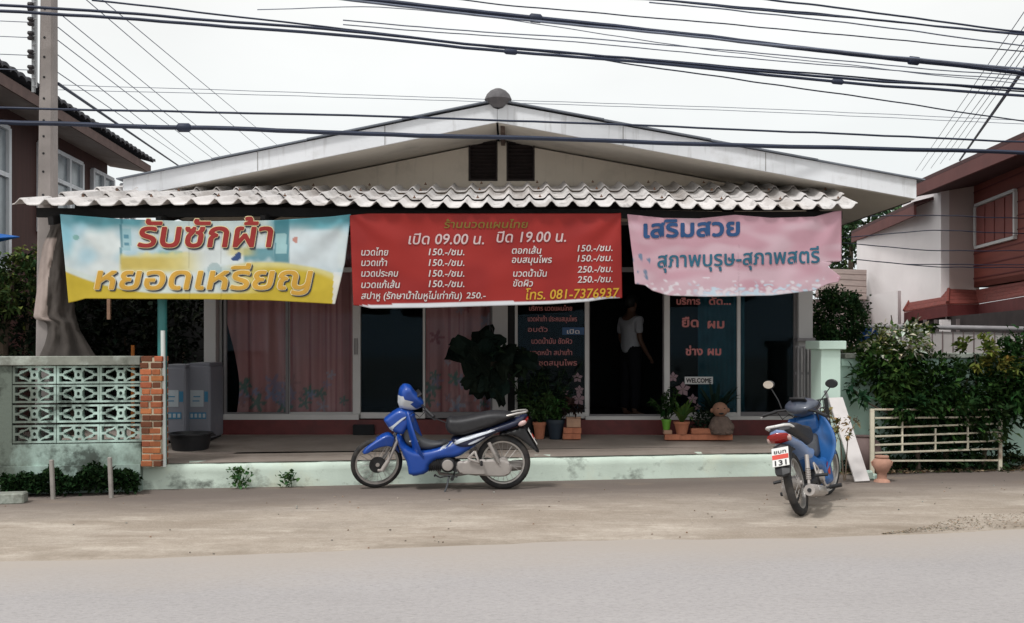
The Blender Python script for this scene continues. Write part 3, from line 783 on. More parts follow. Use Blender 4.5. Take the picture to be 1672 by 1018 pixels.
# -- curtains behind the glass
def curtain(x0, x1, Y, seed, bare, label):
    X0, X1 = doorx(x0), doorx(x1)
    def pos(u, v):
        X = X0 + (X1 - X0) * u; z = zb + .06 + (2.75 - zb) * v
        if bare: X = X0 + (X1 - X0) * (u + (1 - u) ** 3 * .05 * math.sin(v * 7 + .6))
        return X, z
    def fn(u, v):
        X, z = pos(u, v)
        d = .028 * math.sin(X * 34 + seed + .7 * math.sin(v * 2)) + .02 * math.sin(X * 13 + 1.2 * seed) + .012 * mnoise.noise((X * 9, z * 1.5, seed))
        return Vector((X, Y + d, z))
    fl = [(rng.uniform(X0, X1), zb + .12 + abs(rng.gauss(0, .22)), rng.uniform(.04, .13), rng.choice([(.36, .27, .36), (.30, .30, .42), (.46, .38, .42), (.10, .22, .18), (.42, .2, .2)])) for _ in range(34 if bare else 26)]
    if not bare: fl += [(rng.uniform(X0, X1), rng.uniform(zb + .3, 2.2), rng.uniform(.05, .11), rng.choice([(.34, .08, .09), (.12, .26, .20), (.42, .3, .34)])) for _ in range(9)]
    def colf(u, v):
        X, z = pos(u, v)
        c = mixc((.58, .235, .225), (.64, .30, .29), .5 + mnoise.noise((X * 3, z * 1, seed)))
        st = mnoise.noise((X * 22, z * .2, seed + 4))
        c = mixc(c, (.34, .09, .10), .6 * sstep(.12, .38, st))
        for (fx, fz, r, k) in fl:
            d = math.hypot(X - fx, z - fz)
            if d < r:
                a = math.atan2(z - fz, X - fx)
                if d < r * (.62 + .38 * math.cos(5 * a)): c = mixc(c, k, .8)
        return c
    mm = MB(); mm.grid(fn, 130, 90, colf=colf)
    tag(mm.build('curtain', mt_cloth, loc=((X0 + X1) / 2, Y, zb), smooth=80), label, 'curtain')
curtain(371, 584, ZW + .26, 1.0, True, 'wide pink pleated curtain behind the left sliding window, flowers along its hem')
curtain(693, 806, ZW + .26, 5.0, False, 'narrow pink flowered curtain behind the pane with the hanging fern in front')
m = MB()
m.grid(lambda u, v: Vector((doorx(1158) + (doorx(1238) - doorx(1158)) * u * 1.0, ZW + .75 + .02 * math.sin(u * 30), .45 + 1.75 * v)), 40, 4)
tag(m.build('curtain', mt_teal, loc=(doorx(1190), ZW + .75, .45), smooth=80), 'dark teal curtain inside the shop behind the glass right of the doorway', 'curtain')
# ---------------------------------------------------------------- motorcycles
def paint(name, c, rough=.36, coat=.35, var=.05): return M(name, c, rough, var=var, coat=coat, scale=5, spec=.5, stain=[(tuple(.5 * k + .12 for k in c), 7, .6, .8, .25)])
mt_rubber = M('tyre_rubber', (.016, .016, .017), .8, var=.3, scale=20, stain=[((.12, .10, .085), 6, .5, .75, .45)])
mt_seat = M('seat_vinyl', (.022, .022, .025), .5, var=.2, scale=30, bump=.2, bscale=90)
mt_plastic = M('black_plastic', (.014, .014, .016), .5, var=.2)
mt_plgrey = M('grey_plastic', (.055, .058, .065), .55, var=.2)
mt_alloy = M('bare_alloy', (.46, .44, .42), .38, metal=.65, var=.15, scale=8)
mt_alloyw = M('dull_alloy', (.36, .33, .31), .55, metal=.25, var=.1, scale=8)
mt_dark = M('engine_black', (.03, .03, .032), .55, metal=.3, var=.4, scale=16)
mt_tail = M('red_lens', (.28, .012, .012), .2, var=.1, coat=.5)
mt_amber = M('pale_lens', (.55, .38, .36), .2, var=.1, coat=.5)
mt_headl = M('headlight_glass', (.56, .59, .63), .15, var=.06, coat=.6)
mt_mirror = M('mirror_glass', (.9, .9, .9), .03, metal=1, var=.0)
mt_plate_w = M('plate_white', (.62, .62, .60), .5, var=.05)
mt_plate_r = M('plate_red', (.50, .04, .02), .5, var=.08)
mt_silver = M('silver_decal', (.52, .56, .62), .35, var=.05)

def chaikin(p, k=2):
    for _ in range(k):
        o = []
        for i in range(len(p)):
            a, b = p[i], p[(i + 1) % len(p)]
            o += [(a[0] * .75 + b[0] * .25, a[1] * .75 + b[1] * .25), (a[0] * .25 + b[0] * .75, a[1] * .25 + b[1] * .75)]
        p = o
    return p
def q(p): return (.635 - (p[0] - 272) / 717, (885 - p[1]) / 717)
def inside(p, poly):
    c = False; n = len(poly)
    for i in range(n):
        a, b = poly[i], poly[i - 1]
        if (a[1] > p[1]) != (b[1] > p[1]) and p[0] < (b[0] - a[0]) * (p[1] - a[1]) / (b[1] - a[1]) + a[0]: c = not c
    return c
def bdist(p, poly):
    d = 9.; n = len(poly)
    for i in range(n):
        ax, ay = poly[i - 1]; bx, by = poly[i]
        dx, dy = bx - ax, by - ay; l = dx * dx + dy * dy
        t = 0 if l < 1e-12 else max(0, min(1, ((p[0] - ax) * dx + (p[1] - ay) * dy) / l))
        d = min(d, math.hypot(p[0] - ax - t * dx, p[1] - ay - t * dy))
    return d
class Shell:
    def __init__(s, poly, hw, edge=.03, wf=None, yo=0, rnd=2, raw=False):
        s.poly = chaikin(poly if raw else [q(p) for p in poly], rnd) if rnd else (poly if raw else [q(p) for p in poly]); s.hw = hw; s.edge = edge; s.wf = wf; s.yo = yo
    def y(s, p):
        d = min(1, bdist(p, s.poly) / s.edge) if inside(p, s.poly) else 0
        return s.hw * math.sqrt(max(0, 1 - (1 - d) ** 2)) * (s.wf(*p) if s.wf else 1)
    def tri(s, poly, sp):
        bd = []
        n = len(poly)
        for i in range(n):
            a, b = poly[i], poly[(i + 1) % n]; k = max(1, int(math.hypot(b[0] - a[0], b[1] - a[1]) / sp))
            bd += [(a[0] + (b[0] - a[0]) * j / k, a[1] + (b[1] - a[1]) * j / k) for j in range(k)]
        pts = list(bd)
        x0 = min(p[0] for p in bd); x1 = max(p[0] for p in bd); y0 = min(p[1] for p in bd); y1 = max(p[1] for p in bd)
        j = 0; yy = y0
        while yy < y1:
            xx = x0 + (sp * .5 if j % 2 else 0)
            while xx < x1:
                if inside((xx, yy), poly) and bdist((xx, yy), poly) > sp * .45: pts.append((xx, yy))
                xx += sp
            yy += sp * .87; j += 1
        r = delaunay_2d_cdt([Vector(p) for p in pts], [], [list(range(len(bd)))], 1, 1e-6)
        return [tuple(v) for v in r[0]], r[2], poly
    def add(s, mb, sp=.018):
        vs, fs, poly = s.tri(s.poly, sp)
        A = []; B = []
        for p in vs:
            y = s.y(p)
            a = mb.P((p[0], s.yo + y, p[1])); b = a if y < 1e-5 else mb.P((p[0], s.yo - y, p[1]))
            A.append(a); B.append(b)
        for f in fs:
            mb.f.append([A[i] for i in f])
            g = [B[i] for i in f]
            if g != [A[i] for i in f]: mb.f.append(g[::-1])
        return s
    def decal(s, mb, poly, lift=.003, rnd=1, sp=.015, sides=(1, -1)):
        poly = chaikin([q(p) for p in poly], rnd) if rnd else [q(p) for p in poly]
        vs, fs, _ = s.tri(poly, sp)
        for sg in sides:
            ids = [mb.P((p[0], s.yo + sg * (s.y(p) + lift), p[1])) for p in vs]
            for f in fs: mb.f.append([ids[i] for i in f])
        return s

def motorcycle(name, label, group, loc, rz, lean, steer, cbody, cdark, opts):
    root = thing(name, label, 'motorcycle', loc, (lean, 0, rz), group, local=True)
    P_body, P_dark = cbody, cdark
    XF, XB, RW = .635, -.635, .272
    ax0 = Vector((XF, 0, .265)); hd = Vector((.635 - .30, 0, .80)); axis = (hd - ax0).normalized()
    S = Matrix.Translation(ax0) @ Matrix.Rotation(steer, 4, axis) @ Matrix.Translation(-ax0)
    def part(n, m_, mat_, parent=None, smooth=45): return m_.build(n, mat_, parent or root, smooth=smooth)
    def new(st=False):
        m_ = MB(); m_.M = S if st else None; return m_
    def wheel(n, cx, R0, tr, st, disc):
        m_ = new(st); k = 44
        # tyre section
        ring = []
        sec = [(-.78, -.55), (-1, .05), (-.8, .62), (-.35, .95), (0, 1.0), (.35, .95), (.8, .62), (1, .05), (.78, -.55), (0, -.75)]
        for i in range(k):
            a = 2 * math.pi * i / k
            ring.append([m_.P((cx + math.cos(a) * (R0 - tr + s2 * tr), s1 * tr * .95, R0 * 1.0 + math.sin(a) * (R0 - tr + s2 * tr))) for (s1, s2) in sec])
        for i in range(k):
            A, B = ring[i], ring[(i + 1) % k]
            for j in range(len(sec)): m_.f.append([A[j], A[(j + 1) % len(sec)], B[(j + 1) % len(sec)], B[j]])
        t_ = part(n, m_, mt_rubber)
        m_ = new(st); rr = R0 - 2 * tr + .008
        pts = [(cx + math.cos(2 * math.pi * i / k) * rr, 0, R0 + math.sin(2 * math.pi * i / k) * rr) for i in range(k)]
        ring = []
        for i in range(k):
            a = 2 * math.pi * i / k
            ring.append([m_.P((cx + math.cos(a) * (rr + s2), s1, R0 + math.sin(a) * (rr + s2))) for (s1, s2) in ((-.024, .010), (-.022, -.006), (0, -.012), (.022, -.006), (.024, .010))])
        for i in range(k):
            A, B = ring[i], ring[(i + 1) % k]
            for j in range(4): m_.f.append([A[j], A[j + 1], B[j + 1], B[j]])
        part('rim', m_, mt_alloy, t_)
        m_ = new(st)
        for i in range(24):
            a = 2 * math.pi * i / 24; b = a + (.5 if i % 2 else -.5); sg = 1 if i % 4 < 2 else -1
            m_.tube([(cx + math.cos(b) * .04, sg * .03, R0 + math.sin(b) * .04), (cx + math.cos(a) * (rr - .005), 0, R0 + math.sin(a) * (rr - .005))], .0022, 4)
        sp_ = part('spoke', m_, mt_alloy, t_); sp_['kind'] = 'stuff'
        m_ = new(st)
        m_.lathe([(.001, -.06), (.02, -.06), (.022, -.045), (.05, -.04), (.052, .04), (.022, .045), (.02, .06), (.001, .06)], (cx, 0, R0), 20, 'Y')
        part('hub', m_, mt_alloyw, t_)
        if disc:
            m_ = new(st); m_.lathe([(.045, .052), (.085, .052), (.085, .057), (.045, .057)], (cx, 0, R0), 28, 'Y')
            part('brake_disc', m_, mt_dark, t_)
        return t_
    wheel('front_wheel', XF, .262, .030, True, True)
    wheel('rear_wheel', XB, .275, .037, False, False)
    # front fender (over the wheel), fork legs
    fe = Shell([(166, 600), (185, 565), (260, 515), (345, 470), (392, 482), (415, 540), (440, 600), (436, 640), (415, 615), (392, 588), (350, 568), (300, 572), (250, 588), (205, 614), (172, 618)], .062, .02)
    m_ = new(True); fe.add(m_, .009); part('front_fender', m_, P_body)
    for sg in (1, -1):
        m_ = new(True)
        m_.tube([q3(300, 735, .085 * sg), q3(345, 665, .085 * sg)], .022, 12); m_.tube([q3(345, 665, .085 * sg), q3(400, 545, .085 * sg), q3(450, 440, .085 * sg)], .017, 12)
        m_.tube([q3(272, 735, .07 * sg), q3(300, 735, .085 * sg)], .014, 8)
        part('fork_leg', m_, mt_alloyw)
    # head cowl over the steering column
    fc = Shell([(318, 378), (342, 412), (365, 446), (420, 484), (474, 496), (512, 440), (540, 394), (558, 345), (542, 318), (470, 290), (424, 298), (375, 330)], opts.get('cw', .105), .05, wf=lambda x, z: 1.0)
    m_ = new(); fc.add(m_); cw = part('front_cowl', m_, P_body)
    if opts.get('stripe'):
        m_ = MB(); fc.decal(m_, [(365, 428), (392, 420), (440, 380), (480, 352), (520, 345), (485, 362), (440, 400), (400, 436), (402, 462), (380, 450)], .004); part('stripe', m_, mt_silver, cw, smooth=70)
        m_ = MB(); m_.M = None
        fc2 = Shell([(395, 480), (450, 478), (462, 540), (415, 545)], .075, .02); fc2.add(m_); part('turn_signal', m_, mt_headl)
    else:
        m_ = MB(); fc2 = Shell([(395, 480), (450, 478), (462, 540), (415, 545)], .075, .02); fc2.add(m_); part('turn_signal', m_, mt_amber)
    # leg shield plate facing the rider
    m_ = new()
    zs0, zs1 = .25, .80
    def ls(u, v):
        z = zs0 + (zs1 - zs0) * v; wv = opts.get('ls', 1) * (.125 + .075 * math.sin(math.pi * min(1, (1 - v) * 1.05)) - .03 * (1 - v) ** 3)
        y = (u - .5) * 2 * wv; xb = .36 - .10 * v + .04 * (1 - v)
        return Vector((.635 - xb - .11 * ((u - .5) * 2) ** 2 * (1 - .35 * v), y, z))
    m_.grid(ls, 16, 14)
    o = part('leg_shield', m_, P_body); sm = o.modifiers.new('t', 'SOLIDIFY'); sm.thickness = .014
    # headlight cowl and lamp turn with the bars
    hc = Shell([(432, 170), (450, 135), (475, 112), (520, 122), (545, 165), (580, 205), (622, 262), (606, 296), (560, 312), (500, 312), (440, 290), (430, 230)], .108, .055, wf=lambda x, z: .6 + .4 * sstep(.78, .95, z))
    if opts.get('lowcowl'): hc = Shell([(436, 225), (462, 192), (520, 182), (580, 205), (630, 255), (610, 296), (560, 316), (500, 316), (440, 292), (428, 255)], .165, .07, wf=lambda x, z: .62 + .38 * sstep(.80, .92, z))
    m_ = new(True); hc.add(m_); hco = part('headlight_cowl', m_, opts.get('cowl', P_body))
    m_ = MB(); m_.M = S
    hc.decal(m_, [(428, 195), (455, 188), (462, 210), (528, 232), (505, 250), (560, 300), (500, 314), (440, 292), (427, 250)] if opts.get('stripe') else [(430, 200), (470, 205), (500, 240), (500, 295), (440, 288)], .004, rnd=0 if opts.get('stripe') else 1)
    part('headlight', m_, mt_headl, smooth=70)
    # instrument panel, bars, grips, levers
    m_ = new(True); m_.box(q3(560, 205, 0), (.11, .16, .02), Matrix.Rotation(R(35), 3, 'Y'), .008); part('instrument_panel', m_, mt_plastic)
    for sg in (1, -1):
        m_ = new(True)
        m_.tube([q3(590, 262, .10 * sg), q3(605, 272, .22 * sg)], .012, 8); hb = part('handlebar', m_, mt_plastic)
        m_ = new(True); m_.tube([q3(604, 272, .21 * sg), q3(612, 280, .24 * sg), q3(640, 300, .335 * sg)], [.02, .017, .017], 10); part('grip', m_, mt_plastic, hb)
        m_ = new(True); m_.tube([q3(585, 275, .20 * sg), q3(600, 290, .26 * sg), q3(640, 315, .35 * sg), q3(648, 318, .355 * sg)], [.008, .006, .006, .008], 6); part('brake_lever', m_, mt_alloy if not opts.get('stripe') else mt_plastic, hb)
        if opts.get('mirrors'):
            m_ = new(True); m_.tube([q3(575, 255, .18 * sg), q3(560, 200, .22 * sg), q3(540, 110, .315 * sg)], .0055, 6); mi = part('mirror', m_, mt_plastic)
            c = Vector(q3(540, 92, .325 * sg))
            m_ = new(True); m_.ball(c, (.018, .062, .042), 14, 9); part('housing', m_, mt_plastic, mi)
            m_ = new(True)
            m_.face([c + Vector((-.019, math.cos(t * math.pi / 9) * .056, math.sin(t * math.pi / 9) * .037)) + Vector((.0, 0, 0)) for t in range(18)])
            part('mirror_glass', m_, opts['mirror_l'] if sg > 0 else mt_plastic, mi, smooth=None)
        elif sg > 0:
            m_ = new(True); m_.tube([q3(640, 318, .25), q3(690, 338, .29), q3(738, 357, .31)], .006, 6); part('clutch_lever', m_, mt_plastic)
    for sg in (1, -1):                                # cables from the levers down past the head cowl
        m_ = new(True); m_.tube([q3(600, 285, .20 * sg), q3(560, 330, .19 * sg), q3(520, 300, .15 * sg), q3(480, 330, .12 * sg), q3(420, 420, .09 * sg), q3(350, 640, .095 * sg)], .0045, 5); part('control_cable', m_, mt_plastic)
    # tunnel, lower fairing, side covers, tail
    m_ = new(); Shell([(462, 430), (520, 425), (562, 470), (600, 508), (690, 538), (770, 515), (812, 548), (700, 592), (600, 600), (500, 575), (458, 520)], .075, .04).add(m_); part('centre_tunnel', m_, mt_plgrey)
    lo = Shell([(410, 462), (462, 470), (480, 535), (510, 566), (570, 596), (640, 588), (700, 578), (790, 545), (880, 505), (990, 470), (1120, 436), (1150, 446), (1080, 500), (1000, 560), (930, 610), (860, 655), (730, 662), (668, 690), (648, 772), (502, 796), (492, 690), (458, 622), (428, 555)], .135, .05, wf=lambda x, z: .72 + .28 * sstep(-.15, .3, x), rnd=1)
    m_ = new(); lo.add(m_); fa = part('fairing', m_, P_body)
    tl = Shell([(800, 500), (900, 490), (1010, 452), (1130, 410), (1260, 368), (1345, 335), (1362, 345), (1338, 395), (1300, 425), (1230, 452), (1130, 478), (1060, 520), (980, 575), (900, 590), (830, 570)], .115, .05, wf=lambda x, z: 1.0 - .32 * sstep(-.45, -.85, x) if x < -.45 else 1.0, rnd=1)
    m_ = new(); tl.add(m_); ta = part('tail_cowl', m_, P_dark)
    if opts.get('stripe'):
        m_ = MB(); tl.decal(m_, [(835, 530), (900, 498), (1010, 468), (1135, 440), (1120, 452), (1010, 490), (900, 528), (830, 556)], .005); part('stripe', m_, mt_silver, ta, smooth=70)
        m_ = MB(); lo.decal(m_, [(735, 582), (775, 545), (800, 542), (765, 578)], .005, 0); lo.decal(m_, [(790, 566), (818, 538), (834, 534), (805, 562)], .005, 0); part('stripe', m_, mt_silver, fa, smooth=70)
        m_ = MB(); tl.decal(m_, [(930, 545), (990, 515), (1075, 482), (1010, 525), (950, 550)], .005); part('stripe', m_, mt_silver, ta, smooth=70)
        m_ = MB(); m_.box(q3(547, 530, .081), (.09, .006, .012), bev=.002); m_.box(q3(547, 530, -.081), (.09, .006, .012), bev=.002); part('badge', m_, mt_silver)
    else:
        m_ = MB(); tl.decal(m_, [(1080, 430), (1260, 376), (1335, 345), (1338, 355), (1262, 392), (1090, 448)], .005); part('stripe', m_, mt_plate_w, ta, smooth=70)
        m_ = MB(); lo.decal(m_, [(560, 640), (620, 625), (640, 700), (590, 720)], .004); part('decal', m_, mt_plate_r, fa, smooth=None)
    st_ = Shell([(765, 425), (778, 375), (795, 352), (860, 358), (960, 340), (1060, 316), (1140, 308), (1230, 318), (1285, 342), (1262, 366), (1130, 425), (1010, 462), (900, 498), (815, 492), (785, 468)], .125, .055, wf=lambda x, z: 1 - .2 * sstep(.0, .25, x) - .12 * sstep(-.5, -.8, x))
    m_ = new(); st_.add(m_); part('seat', m_, mt_seat)
    m_ = new()
    for sg in (1, -1): m_.tube([q3(1210, 345, .10 * sg), q3(1290, 325, .10 * sg), q3(1345, 318, .07 * sg), q3(1356, 318, 0)], .011, 8)
    part('grab_rail', m_, opts.get('rail', mt_alloy))
    # tail lamp, rear fender, plate
    m_ = new(); tlm = Shell([(1296, 400), (1335, 372), (1362, 352), (1368, 372), (1350, 412), (1310, 432)], .098, .03); tlm.add(m_, .012); part('tail_light', m_, mt_tail)
    for sg in (1, -1):
        m_ = new(); m_.ball(q3(1322, 398, .083 * sg), (.045, .022, .026), 10, 7, Matrix.Rotation(R(28), 3, 'Y')); part('rear_turn_signal', m_, mt_amber)
    m_ = new(); Shell([(1150, 470), (1260, 445), (1330, 420), (1352, 440), (1395, 520), (1446, 605), (1436, 625), (1400, 600), (1335, 545), (1290, 510), (1230, 490), (1160, 500)], .068, .025).add(m_); part('rear_fender', m_, mt_plastic)
    a = Vector(q3(1345, 448, 0)); b = Vector(q3(1418, 568, 0)); d = (b - a); nn = Vector((-d.z, 0, d.x)).normalized(); nn = nn if nn.x < 0 else -nn
    m_ = new(); pc = (a + b) / 2 + nn * .022
    rotp = Matrix((d.normalized(), Vector((0, 1, 0)), d.normalized().cross(Vector((0, 1, 0))))).transposed()
    m_.box(pc, (d.length * .88, .142, .006), rotp, .002); pl_ = part('license_plate', m_, mt_plate_w, smooth=None)
    m_ = new(); m_.box(pc + nn * .004 + d.normalized() * 0, (d.length * .21, .137, .003), rotp); part('plate_band', m_, mt_plate_r, pl_, smooth=None)
    dn = d.normalized()
    def psurf(px, py, lift):                                        # px across the plate seen from behind, py down it
        return pc + nn * (.0045 + lift) + Vector((0, -1, 0)) * (px / 100) * .142 + dn * (py / 100) * d.length * .88
    m_ = new(); put_text(m_, opts['plate'][0], -36, 36, -18, 26 if True else 0, psurf, .001, bold=.03); put_text(m_, opts['plate'][1], -34, 34, 45, 37, psurf, .001, bold=.03)
    part('lettering', m_, mt_ink['black'], pl_, smooth='leaf')
    # engine, crankcase, exhaust, chain case
    m_ = new()
    m_.tube([q3(640, 700, 0), q3(760, 690, 0)], [.075, .07], 14); m_.lathe([(.001, -.10), (.062, -.10), (.075, -.085), (.08, 0), (.075, .085), (.062, .10), (.001, .10)], q3(790, 700, 0), 22, 'Y')
    m_.lathe([(.001, -.085), (.05, -.085), (.058, 0), (.05, .085), (.001, .085)], q3(850, 715, 0), 18, 'Y')
    for i in range(6): m_.lathe([(.001, -.075), (.07, -.075), (.07, .075), (.001, .075)], (q3(652 + i * 16, 700, 0)[0], 0, q3(0, 700, 0)[1 + 1]), 6, 'X', cap=True) if False else m_.box(q3(655 + i * 15, 698, 0), (.008, .15, .14), Matrix.Rotation(R(5), 3, 'Y'), .002)
    en = part('engine', m_, mt_dark)
    m_ = new(); m_.lathe([(.001, .095), (.06, .095), (.05, .112), (.001, .114)], q3(790, 700, 0), 20, 'Y'); m_.lathe([(.001, -.095), (.06, -.095), (.055, -.125), (.03, -.13), (.001, -.13)], q3(790, 700, 0), 20, 'Y'); part('crankcase_cover', m_, mt_alloyw, en)
    m_ = new(); Shell([(852, 690), (868, 668), (960, 660), (1100, 655), (1200, 660), (1245, 690), (1248, 735), (1225, 772), (1180, 784), (1060, 778), (960, 768), (880, 766), (852, 745)], .024, .018, yo=.088).add(m_); part('chain_case', m_, mt_alloyw)
    for sg in (1, -1):
        m_ = new(); m_.bar(q3(870, 715, .07 * sg), q3(1190, 722, .075 * sg), .03, .05, bev=.008); part('swing_arm', m_, mt_dark)
        m_ = new(); p0, p1 = Vector(q3(1085, 535, .115 * sg)), Vector(q3(1165, 705, .105 * sg))
        m_.tube([p0, p0.lerp(p1, .45)], .019, 10); m_.tube([p0.lerp(p1, .45), p1], .013, 10)
        for i in range(7): c = p0.lerp(p1, .45 + i * .06); m_.tube([c, c + (p1 - p0).normalized() * .008], .023, 10)
        part('shock_absorber', m_, mt_alloyw)
        m_ = new(); m_.bar(q3(985, 595, .125 * sg), q3(935, 645, .14 * sg), .016, .022, bev=.004); m_.bar(q3(985, 595, .125 * sg), q3(1015, 672, .14 * sg), .016, .022, bev=.004); m_.bar(q3(935, 645, .14 * sg), q3(1018, 676, .14 * sg), .014, .02, bev=.004)
        bk = part('footrest_bracket', m_, mt_alloyw)
        m_ = new(); m_.tube([q3(1032, 670, .13 * sg), q3(1036, 676, .24 * sg)], .014, 8); part('footpeg', m_, mt_plastic, bk)
    m_ = new(); m_.tube([q3(830, 775, -.27), q3(830, 775, .27)], .011, 8)
    for sg in (1, -1): m_.tube([q3(830, 775, .17 * sg), q3(830, 772, .275 * sg)], .018, 8)
    part('footrest_bar', m_, mt_plastic)
    m_ = new()
    m_.tube([q3(700, 740, -.08), q3(720, 790, -.11), q3(830, 805, -.13), q3(940, 785, -.135)], .017, 10); m_.tube([q3(930, 787, -.135), q3(980, 775, -.14), q3(1300, 730, -.15), q3(1330, 726, -.15)], [.022, .048, .053, .046], 14)
    ex = part('exhaust', m_, mt_alloyw)
    m_ = new(); m_.tube([q3(1325, 727, -.15), q3(1338, 725, -.15)], [.020, .016], 10); part('tail_pipe', m_, mt_plastic, ex)
    m_ = new(); m_.bar(q3(1010, 765, -.19), q3(1230, 735, -.20), .006, .05, bev=.002); part('heat_guard', m_, mt_alloy, ex)
    m_ = new(); m_.tube([q3(800, 775, .10), q3(788, 840, .16), q3(762, 905, .225)], .010, 8); m_.tube([q3(776, 903, .218), q3(755, 908, .235)], .016, 8); part('side_stand', m_, mt_plgrey)
    m_ = new(); m_.tube([q3(700, 770, .10), q3(735, 785, .115), q3(800, 770, .115), q3(860, 780, .115)], .008, 8); m_.tube([q3(700, 768, .10), q3(700, 768, .15)], .010, 8); part('gear_pedal', m_, mt_plastic)
    if opts.get('basket'):
        m_ = new(); X0, X1_, Z0, Z1_ = .50, .70, .66, .92
        for z in (Z0, Z0 + .09, Z0 + .18, Z1_):
            s_ = .82 + .18 * (z - Z0) / (Z1_ - Z0); w_ = .16 * s_
            m_.tube([(X0, -w_, z), (X1_ * s_ + (1 - s_) * .5, -w_, z), (X1_ * s_ + (1 - s_) * .5, w_, z), (X0, w_, z)], .006, 5, closed=True)
        for i in range(9):
            y = -.155 + .31 * i / 8
            for xx in (X0, X1_ - .005): m_.tube([(xx if xx < .6 else xx - .03, y * .85, Z0), (xx, y, Z1_)], .004, 4)
        for i in range(6):
            xx = X0 + .03 + i * .032
            for sg in (1, -1): m_.tube([(xx, .135 * sg, Z0), (xx, .16 * sg, Z1_)], .004, 4)
        m_.box((.59, 0, Z0), (.18, .26, .01)); part('basket', m_, mt_plastic)
    return root
def q3(zx, zy, y): u, z = q((zx, zy)); return (u, y, z)

blue1 = paint('royal_blue_paint', (.005, .055, .31)); navy1 = paint('navy_paint', (.010, .016, .05))
c1 = W(717, 798, 10.12)
motorcycle('motorcycle', 'royal blue motorcycle with black seat and silver stripes parked side-on along the kerb', 'motorcycles', (c1.x + .01, 10.10, 0), math.pi + R(-1), R(-4), R(20), blue1, navy1,
           dict(stripe=True, plate=("ขคบ", "246")))
blue2 = paint('mid_blue_paint', (.022, .115, .34)); pale2 = paint('pale_blue_paint', (.20, .29, .50))
r2, f2_ = W(1311, 842, 8.57), W(1347, 809, 9.69)
hd2 = math.atan2(1.12, .60)
mid = Vector((r2.x + .635 * math.cos(hd2), 8.57 + .635 * math.sin(hd2), 0))
motorcycle('motorcycle', 'lighter blue motorcycle with mirrors and front basket, seen from behind beside the white board', 'motorcycles', mid, hd2, R(-13), R(-20), blue2, pale2,
           dict(mirrors=True, lowcowl=True, ls=1.25, basket=True, cowl=M('smoky_cowl', (.05, .06, .085), .35, coat=.4), mirror_l=mt_mirror, plate=("ขบท", "131"), rail=mt_plate_w))
# ---------------------------------------------------------------- foliage
mt_leaf = M('leaf_green', (1, 1, 1), .65, var=.1, attr=True, spec=.06)
mt_bark = M('bark', (.10, .075, .055), .95, var=.35, scale=12, bump=.5)
def tint(base, k=.35):
    f = 1 + rng.uniform(-k, k); y = rng.uniform(-.15, .25)
    return (max(.002, base[0] * f * (1 + y)), base[1] * f, max(.002, base[2] * f * (1 - y * .5)))
def cloud(m, c, r, n, size, base, k=.4, hollow=.45, accent=None, droop=.15, asp=.5):
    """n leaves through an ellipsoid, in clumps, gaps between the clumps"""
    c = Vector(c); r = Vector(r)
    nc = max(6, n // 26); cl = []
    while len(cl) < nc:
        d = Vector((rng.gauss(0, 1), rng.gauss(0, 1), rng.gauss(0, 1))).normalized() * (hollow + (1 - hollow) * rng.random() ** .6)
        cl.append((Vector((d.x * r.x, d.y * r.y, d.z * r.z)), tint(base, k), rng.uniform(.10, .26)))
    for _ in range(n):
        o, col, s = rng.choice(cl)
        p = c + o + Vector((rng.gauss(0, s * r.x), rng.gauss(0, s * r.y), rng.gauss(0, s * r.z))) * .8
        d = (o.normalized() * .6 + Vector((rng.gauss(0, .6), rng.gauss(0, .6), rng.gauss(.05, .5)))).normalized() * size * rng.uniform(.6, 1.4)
        bc = col if accent is None or rng.random() > accent[1] else accent[0]  # random leaves take this second colour
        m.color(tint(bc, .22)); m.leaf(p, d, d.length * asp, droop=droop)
def plant_thing(name, label, cat, loc, clouds, group=None, trunk=None, part='foliage'):
    t = thing(name, label, cat, loc, group=group)
    m = MB(); m.color((1, 1, 1))
    for a in clouds: cloud(m, *a[0], **a[1]) if isinstance(a, tuple) and isinstance(a[0], tuple) and isinstance(a[1], dict) else cloud(m, *a)
    m.build(part, mt_leaf, t, smooth='leaf')
    if trunk:
        m = MB()
        for pts, r0 in trunk:
            k = len(pts); m.tube(pts, [r0 * (1 - .7 * i / (k - 1)) for i in range(k)], 7)
        m.build('trunk' if 'tree' in name else 'stem', mt_bark, t, smooth=50)
    return t
DG, MG, YG, LG = (.009, .028, .007), (.026, .066, .014), (.075, .11, .028), (.14, .18, .09)

# ---------------------------------------------------------------- left: vent block fence, brick pillar, stakes
FS = .155
def fpt(px, py, dz=0.0, lift=0.0):                 # a point on the fence face
    Z = line_depth(px, 10.52) + dz; return W(px, py, Z)
def FY(X): return 10.52 + .155 * X
fX0, fX1 = -6.6, xat(230, line_depth(230, 10.52))
fo = thing('vent_block_fence', 'mouldy mint fence of patterned vent blocks left of the brick pillar', 'fence', (fX0, FY(fX0), 0))
fr = Matrix((DX, DN, Vector((0, 0, 1)))).transposed()
def fbox(m, X0, X1, z0, z1, d0=0, d1=.12, bev=0):
    a = Vector((X0, FY(X0), 0)); b = Vector((X1, FY(X1), 0)); c = (a + b) / 2 + DN * (d0 + d1) / 2; c.z = (z0 + z1) / 2
    m.box(c, ((b - a).length, d1 - d0, z1 - z0), fr, bev)
m = MB()
fZ = line_depth(120, 10.52)
zt_f, zc = zat(582, fZ), zat(597, fZ)
zr = [zat(y, fZ) for y in (597.5, 627, 659.5, 692, 725)]
fbox(m, fX0, fX1, 0, zr[4]); fbox(m, fX0, fX1, -.02, zat(760, fZ), -.03, 0)
cols = [xat(x, line_depth(x, 10.52)) for x in (20, 91.5, 163.5, 228)]
cw_ = cols[1] - cols[0]
fbox(m, cols[0] - .17, cols[0] - .004, zr[4], zc); 
m.build('wall', mt_fence, fo)
